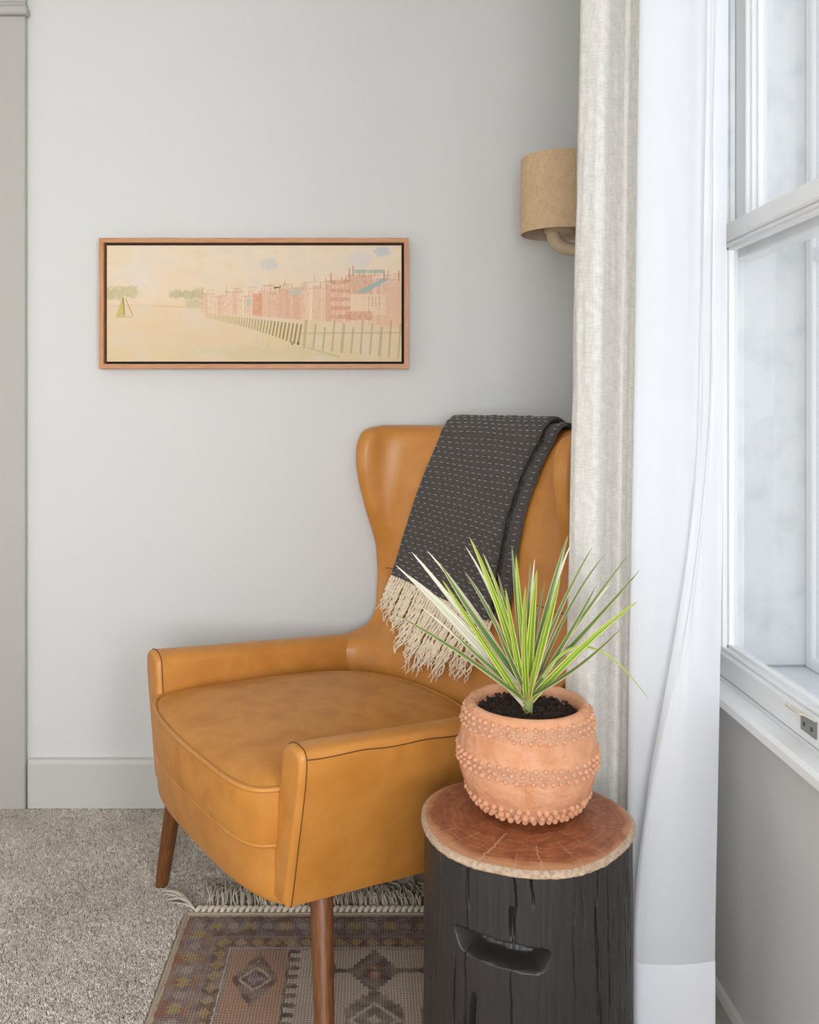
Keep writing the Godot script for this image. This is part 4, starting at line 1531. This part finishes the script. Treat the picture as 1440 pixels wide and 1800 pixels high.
func build_curtains() -> void:
	var rod_y := 2.42
	var r := thing("curtain_rod", "slim double curtain rod on brackets above the sash window", "curtain rod")
	for x in [0.44, 0.53]:
		var m := MB.new()
		m.tube(PackedVector3Array([V3(x, rod_y, -1.9), V3(x, rod_y, -0.35)]), PackedFloat32Array([0.009]), 14)
		part("rod", m.done(50), M.steel, r)
	for z in [-1.88, -0.4]:
		part("bracket", boxes([[V3(0.43, rod_y - 0.016, z - 0.008), V3(SIDE, rod_y - 0.008, z + 0.008)], [V3(SIDE - 0.008, rod_y - 0.05, z - 0.02), V3(SIDE, rod_y + 0.03, z + 0.02)]], 0.001), M.steel, r)
	# linen: x, -, z along the hem, gathered at the far end of the rod
	var low := [V3(0.443, 0, -1.525), V3(0.436, 0, -1.545), V3(0.428, 0, -1.572), V3(0.402, 0, -1.55), V3(0.370, 0, -1.52), V3(0.342, 0, -1.535), V3(0.332, 0, -1.56), V3(0.355, 0, -1.59), V3(0.42, 0, -1.605), V3(0.44, 0, -1.63), V3(0.40, 0, -1.655), V3(0.395, 0, -1.68), V3(0.45, 0, -1.69), V3(0.485, 0, -1.70), V3(0.465, 0, -1.72), V3(0.48, 0, -1.735), V3(0.53, 0, -1.74), V3(0.55, 0, -1.77)]
	var high := [V3(0.487, 0, -1.53), V3(0.481, 0, -1.55), V3(0.474, 0, -1.582), V3(0.448, 0, -1.56), V3(0.42, 0, -1.535), V3(0.395, 0, -1.555), V3(0.390, 0, -1.58), V3(0.41, 0, -1.605), V3(0.455, 0, -1.615), V3(0.47, 0, -1.64), V3(0.42, 0, -1.665), V3(0.415, 0, -1.69), V3(0.46, 0, -1.71), V3(0.475, 0, -1.735), V3(0.425, 0, -1.755), V3(0.43, 0, -1.785), V3(0.46, 0, -1.80), V3(0.47, 0, -1.84)]
	var n := noise(1.0, 151, 2)
	var straight := func(v: float, k: int) -> float:
		return clampf(pow(v, 0.9) + 0.05 * n.get_noise_2d(k * 0.22, v * 6.0), 0.0, 1.1)
	var t := thing("linen_curtain", "oatmeal slubbed linen curtain panel hanging between the armchair and the white sheer", "curtain")
	part("panel", drape(low, high, 0.012, rod_y + 0.01, 60, 8, straight, Vector2(3.0, 3.0)), M.linen, t)
	# sheer: free edge by the window sill, one wide front fold, then the layers behind
	low = [V3(0.562, 0, -1.435), V3(0.53, 0, -1.428), V3(0.49, 0, -1.424), V3(0.455, 0, -1.425), V3(0.434, 0, -1.43), V3(0.432, 0, -1.445), V3(0.46, 0, -1.458), V3(0.50, 0, -1.462), V3(0.512, 0, -1.475), V3(0.49, 0, -1.486), V3(0.46, 0, -1.488), V3(0.438, 0, -1.494), V3(0.437, 0, -1.508), V3(0.47, 0, -1.517), V3(0.53, 0, -1.53), V3(0.56, 0, -1.55)]
	high = [V3(0.600, 0, -1.455), V3(0.592, 0, -1.445), V3(0.582, 0, -1.44), V3(0.572, 0, -1.441), V3(0.565, 0, -1.447), V3(0.567, 0, -1.456), V3(0.577, 0, -1.463), V3(0.583, 0, -1.470), V3(0.574, 0, -1.478), V3(0.55, 0, -1.472), V3(0.51, 0, -1.468), V3(0.474, 0, -1.486), V3(0.472, 0, -1.51), V3(0.50, 0, -1.52), V3(0.54, 0, -1.53), V3(0.56, 0, -1.55)]
	var ease := func(v: float, k: int) -> float:
		# the front fold narrows to its pleat at sill height; the far layers rise straight
		var lead := clampf(1.0 - absf(k - 32.0) / 34.0, 0.0, 1.0)
		return clampf(lerpf(pow(v, 0.85), smoothstep(0.0, 0.42, v), lead) + 0.03 * n.get_noise_2d(k * 0.11, v * 4.0 + 20.0), 0.0, 1.05)
	t = thing("sheer_curtain", "translucent white sheer curtain hanging closest to the window", "curtain")
	part("panel", drape(low, high, 0.195, rod_y + 0.01, 60, 8, ease, Vector2(1, 1)), M.sheer, t)
	var hem_bend := func(v: float, k: int) -> float:
		return 0.0
	var hem := []
	for q in low:
		hem.append(q + V3(0, 0, 0.0015))
	part("hem", drape(hem, hem, 0.03, 0.197, 6, 8, hem_bend, Vector2(1, 1)), M.hem, t)


# ------------------------------------------------------------------ lamp and picture
func build_lamp() -> void:
	var c := V3(0.472, 0, -2.2)
	var y0 := EYE + 300.0 * 2.2 / 1550.0
	var y1 := EYE + 433.0 * 2.2 / 1550.0
	var t := thing("wall_lamp", "wall sconce with a tan linen drum shade half behind the curtain", "lamp", V3(c.x, y0, c.z))
	var h := y1 - y0
	var r := 0.094
	var m := MB.new()
	m.lathe(PackedVector2Array([Vector2(r - 0.002, 0.0), Vector2(r, 0.0008), Vector2(r, h * 0.5), Vector2(r, h - 0.0008), Vector2(r - 0.002, h)]), 64)
	for k in m.t.size():
		m.t[k] = Vector2(m.t[k].x * 3.0, m.t[k].y)
	var shade := part("shade", m.done(50, false), M.shade, t)
	m = MB.new()
	m.lathe(PackedVector2Array([Vector2(r - 0.002, 0.0), Vector2(r - 0.002, h)]), 64)
	part("lining", m.done(50, false), M.shade_lining, shade)
	# spider ring, socket and elbow arm to the window wall
	m = MB.new()
	m.lathe(PackedVector2Array([Vector2(0.0, 0.012), Vector2(0.034, 0.012), Vector2(0.036, 0.010), Vector2(0.036, -0.002), Vector2(0.03, -0.004), Vector2(0.0, -0.004)]), 32, V3(0, 0.008, 0))
	part("socket_plate", m.done(40), M.lamp_arm, t)
	m = MB.new()
	m.lathe(PackedVector2Array([Vector2(0.0, 0.075), Vector2(0.016, 0.074), Vector2(0.017, 0.072), Vector2(0.017, 0.012), Vector2(0.0, 0.012)]), 24)
	part("socket", m.done(40), M.lamp_arm, t)
	m = MB.new()
	var path := curve([V3(-0.014, 0.012, 0.0), V3(-0.013, -0.006, 0), V3(0.0, -0.026, 0), V3(0.03, -0.037, 0), V3(0.08, -0.038, 0), V3(0.15, -0.038, 0)], 6)
	m.tube(path, PackedFloat32Array([0.0165]), 20)
	part("arm", m.done(60), M.lamp_arm, t)
	m = MB.new()
	m.lathe(PackedVector2Array([Vector2(0.0, 0.018), Vector2(0.04, 0.016), Vector2(0.052, 0.008), Vector2(0.054, 0.0), Vector2(0.0, 0.0)]), 40)
	m.moved(Transform3D(Basis(Vector3(0, 1, 0), Vector3(-1, 0, 0), Vector3(0, 0, 1)), V3(SIDE - c.x, -0.038, 0)))
	part("wall_plate", m.done(40), M.lamp_arm, t)


func build_picture() -> void:
	var x0 := -0.728
	var x1 := 0.105
	var y0 := 1.198
	var y1 := 1.5495
	var zf := BACK + 0.038
	var t := thing("framed_picture", "long framed print of a hazy riverside town in a thin wooden frame", "picture")
	var w := 0.0125
	for k in 4:
		# mitred rails
		var m := MB.new()
		var a: PackedVector2Array
		match k:
			0: a = PackedVector2Array([Vector2(x0, y1), Vector2(x1, y1), Vector2(x1 - w, y1 - w), Vector2(x0 + w, y1 - w)])
			1: a = PackedVector2Array([Vector2(x0, y0), Vector2(x0 + w, y0 + w), Vector2(x1 - w, y0 + w), Vector2(x1, y0)])
			2: a = PackedVector2Array([Vector2(x0, y0), Vector2(x0, y1), Vector2(x0 + w, y1 - w), Vector2(x0 + w, y0 + w)])
			3: a = PackedVector2Array([Vector2(x1, y0), Vector2(x1 - w, y0 + w), Vector2(x1 - w, y1 - w), Vector2(x1, y1)])
		m.prism(a, BACK + 0.001, zf)
		for q in m.t.size():
			var p := m.p[q]
			m.t[q] = Vector2((p.y + p.z) * 9.0, p.x * 2.2) if k < 2 else Vector2((p.x + p.z) * 9.0, p.y * 2.2)
		part("frame_rail", m.done(20), M.frame_wood, t)
	part("backing", boxes([[V3(x0 + w - 0.001, y0 + w - 0.001, BACK + 0.001), V3(x1 - w + 0.001, y1 - w + 0.001, BACK + 0.012)]], 0.001), M.gap_black, t)
	var g := 0.0065
	var m2 := MB.new()
	m2.box(V3(x0 + w + g, y0 + w + g, BACK + 0.012), V3(x1 - w - g, y1 - w - g, zf - 0.006), 0.001)
	for q in m2.t.size():
		var p := m2.p[q]
		m2.t[q] = Vector2(inverse_lerp(x0 + w + g, x1 - w - g, p.x), 1.0 - inverse_lerp(y0 + w + g, y1 - w - g, p.y))
	part("canvas", m2.done(20), M.canvas, t)


# ------------------------------------------------------------------ rug and carpet pile
func build_rug() -> void:
	var x0 := -0.396
	var x1 := 0.55
	var z0 := -1.897
	var z1 := -0.6
	var t := thing("rug", "faded patterned flatweave rug with a cream fringe under the front of the armchair", "rug", V3(0, 0, 0))
	var n := noise(1.0, 161, 3)
	var m := MB.new()
	var rows := []
	for r in 60:
		var z := lerpf(z0, z1, r / 59.0)
		var row := PackedVector3Array()
		for c in 50:
			var x := lerpf(x0, x1, c / 49.0)
			row.append(V3(x, 0.0062 + 0.0012 * n.get_noise_2d(x * 7.0, z * 7.0), z))
		rows.append(row)
	m.sheet(rows, false, Vector2(0, 1), Vector2(0, 1))
	part("weave", m.done(180, false), M.rug, t)
	m = MB.new()
	m.box(V3(x0 - 0.001, 0.001, z0 - 0.004), V3(x0 + 0.006, 0.008, z1), 0.002)
	part("selvedge", m.done(30), M.rug_edge, t)
	m = MB.new()
	m.box(V3(x0, 0.001, z0 - 0.008), V3(x1, 0.0078, z0 + 0.004), 0.002)
	part("end_band", m.done(30), M.rug_edge, t)
	rng.seed = 23
	# plaited edge: a row of small knots
	var x := x0 + 0.03
	var knots := MB.new()
	var yarn := MB.new()
	while x < x1:
		knots.tube(curve([V3(x - 0.009, 0.006, z0 - 0.004), V3(x - 0.002, 0.0125, z0 - 0.012), V3(x + 0.008, 0.006, z0 - 0.02)], 3), PackedFloat32Array([0.003, 0.0048, 0.005, 0.005, 0.0045, 0.0035, 0.003]), 7)
		x += 0.0135
	part("plaited_edge", knots.done(60), M.rug_fringe, t, "stuff")
	# loose fringe that lies back over the carpet
	x = x0 + 0.045
	while x < x1:
		var far := rng.randf_range(0.07, 0.13)
		for k in 4:
			var sx := x + rng.randf_range(-0.006, 0.006)
			var drift := rng.randf_range(-0.03, 0.02)
			var mine := far * rng.randf_range(0.7, 1.1)
			var path := PackedVector3Array()
			for j in 9:
				var u := j / 8.0
				path.append(V3(sx + drift * u * u + 0.004 * sin(u * 7.0 + k), 0.008 + 0.016 * sin(u * PI) * rng.randf_range(0.5, 1.0), z0 - 0.014 - mine * u))
			yarn.tube(path, PackedFloat32Array([0.0017]), 5)
		x += 0.0135
	part("fringe", yarn.done(180), M.rug_fringe, t, "stuff")
	# the long tassel at the corner
	var tassel := MB.new()
	for k in 15:
		var path := PackedVector3Array()
		var side := rng.randf_range(-1.0, 1.0)
		var ln := rng.randf_range(0.07, 0.105)
		var ph := rng.randf() * TAU
		for j in 13:
			var u := j / 12.0
			var wide := side * (0.004 + 0.046 * u) + 0.002 * sin(u * 8.0 + ph) * u
			var run := ln * u
			path.append(V3(x0 + 0.02 - run * 0.78 + wide * 0.5, 0.009 + 0.010 * sin(u * PI) * (1.0 + 0.5 * sin(ph)), z0 - 0.008 - run * 0.55 + wide * 0.8))
		tassel.tube(path, PackedFloat32Array([0.0015, 0.0013, 0.0012]), 5)
	part("corner_tassel", tassel.done(180), M.rug_fringe, t)


func build_pile() -> void:
	# short twisted yarn ends of the carpet, over the part of the floor in view
	var m := MB.new()
	for q in [[0.0, 0.0, 0.5], [0.0016, 0.0009, 2.4], [-0.0013, 0.0013, 4.2]]:
		var path := PackedVector3Array()
		for k in 3:
			var u := k / 2.0
			path.append(V3(q[0] + 0.0022 * cos(q[2]) * u * u, -0.001 + 0.0075 * u, q[1] + 0.0022 * sin(q[2]) * u * u))
		m.tube(path, PackedFloat32Array([0.0013, 0.0014, 0.0007]), 4)
	var mm := MultiMesh.new()
	mm.transform_format = MultiMesh.TRANSFORM_3D
	mm.use_colors = true
	mm.mesh = m.done(180)
	var where: Array[Transform3D] = []
	var tint: Array[Color] = []
	rng.seed = 3
	var step := 0.0043
	var z := BACK + 0.02
	var n := noise(4.0, 171, 3)
	while z < -1.0:
		var x := -1.75
		var stop := 0.1 if z < -1.9 else -0.4
		while x < stop:
			var px := x + rng.randf_range(-0.0016, 0.0016)
			var pz := z + rng.randf_range(-0.0016, 0.0016)
			where.append(Transform3D(Basis(Vector3.UP, rng.randf() * TAU).scaled(Vector3.ONE * rng.randf_range(0.8, 1.2)), V3(px, 0, pz)))
			var k := rng.randf()
			var c := Color(0.65, 0.575, 0.485) if k < 0.68 else (Color(0.80, 0.74, 0.66) if k < 0.92 else Color(0.42, 0.36, 0.295))
			tint.append(c * rng.randf_range(0.85, 1.12) * (1.0 + 0.15 * n.get_noise_2d(px, pz)))
			x += step
		z += step
	mm.instance_count = where.size()
	for k in where.size():
		mm.set_instance_transform(k, where[k])
		mm.set_instance_color(k, tint[k])
	var o := MultiMeshInstance3D.new()
	o.name = "carpet_pile"
	o.multimesh = mm
	o.material_override = M.pile
	add_child(o)
	tag(o, "speckled beige yarn tufts of the fitted carpet", "carpet pile", "stuff")


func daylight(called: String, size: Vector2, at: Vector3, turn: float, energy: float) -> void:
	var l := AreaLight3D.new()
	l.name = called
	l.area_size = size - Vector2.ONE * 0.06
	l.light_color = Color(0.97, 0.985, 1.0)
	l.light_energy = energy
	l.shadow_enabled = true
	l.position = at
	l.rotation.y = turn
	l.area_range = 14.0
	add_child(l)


func _ready() -> void:
	# camera: level, square to the back wall, lens shifted
	var cam := Camera3D.new()
	cam.name = "camera"
	cam.projection = Camera3D.PROJECTION_FRUSTUM
	cam.near = 0.05
	cam.far = 60.0
	cam.size = 0.05 * 1800.0 / 1550.0
	cam.frustum_offset = Vector2(70.0, -188.0) * 0.05 / 1550.0
	cam.position = Vector3(0, EYE, 0)
	add_child(cam)
	cam.current = true
	# overcast sky through the windows
	var env := Environment.new()
	env.tonemap_mode = Environment.TONE_MAPPER_LINEAR
	env.tonemap_exposure = 0.84
	env.background_mode = Environment.BG_SKY
	var sky_mat := ProceduralSkyMaterial.new()
	sky_mat.sky_top_color = Color(0.86, 0.90, 0.97)
	sky_mat.sky_horizon_color = Color(0.95, 0.96, 0.98)
	sky_mat.ground_horizon_color = Color(0.80, 0.82, 0.82)
	sky_mat.ground_bottom_color = Color(0.70, 0.71, 0.70)
	sky_mat.sun_angle_max = 1.0
	sky_mat.sky_energy_multiplier = 1.0
	sky_mat.ground_energy_multiplier = 1.0
	var sky := Sky.new()
	sky.sky_material = sky_mat
	env.sky = sky
	env.background_energy_multiplier = 0.95
	env.sdfgi_enabled = true
	env.ssao_enabled = true
	env.ssil_enabled = true
	var we := WorldEnvironment.new()
	we.name = "world"
	we.environment = env
	add_child(we)
	# daylight that the sky sends in through each window
	daylight("daylight", Vector2(NEAR_JAMB - JAMB, HEAD - SILL), V3(SIDE + 0.3, (HEAD + SILL) / 2, (JAMB + NEAR_JAMB) / 2), PI / 2, 0.6)
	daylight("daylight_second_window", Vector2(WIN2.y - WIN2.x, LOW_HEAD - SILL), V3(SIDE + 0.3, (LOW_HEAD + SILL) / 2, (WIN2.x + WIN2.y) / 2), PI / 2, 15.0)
	daylight("daylight_third_window", Vector2(WIN3.y - WIN3.x, LOW_HEAD - SILL), V3(LEFT - 0.3, (LOW_HEAD + SILL) / 2, -(WIN3.x + WIN3.y) / 2), -PI / 2, 1.3)
	daylight("daylight_fourth_window", Vector2(WIN4.y - WIN4.x, LOW_HEAD - SILL), V3(-(WIN4.x + WIN4.y) / 2, (LOW_HEAD + SILL) / 2, FRONT + 0.3), 0.0, 9.0)

	make_materials()
	build_room()
	build_window("window_1", JAMB, NEAR_JAMB, "white double hung sash window beside the curtains", HEAD, true)
	build_window("window_2", WIN2.x, WIN2.y, "second white sash window further along the window wall", LOW_HEAD)
	var w3 := build_window("window_3", WIN3.x, WIN3.y, "white sash window in the wall opposite the curtains", LOW_HEAD)
	var w4 := build_window("window_4", WIN4.x, WIN4.y, "white sash window in the wall behind the camera", LOW_HEAD)
	w4.transform = Transform3D(Basis(Vector3(0, 0, 1), Vector3(0, 1, 0), Vector3(-1, 0, 0)), V3(0, 0, FRONT - SIDE))
	w3.transform = Transform3D(Basis(Vector3(-1, 0, 0), Vector3(0, 1, 0), Vector3(0, 0, -1)), V3(LEFT + SIDE, 0, 0))
	build_chair()
	build_curtains()
	build_rug()
	build_pile()
	build_stump()
	build_pot()
	build_plant()
	build_throw()
	build_picture()
	build_lamp()
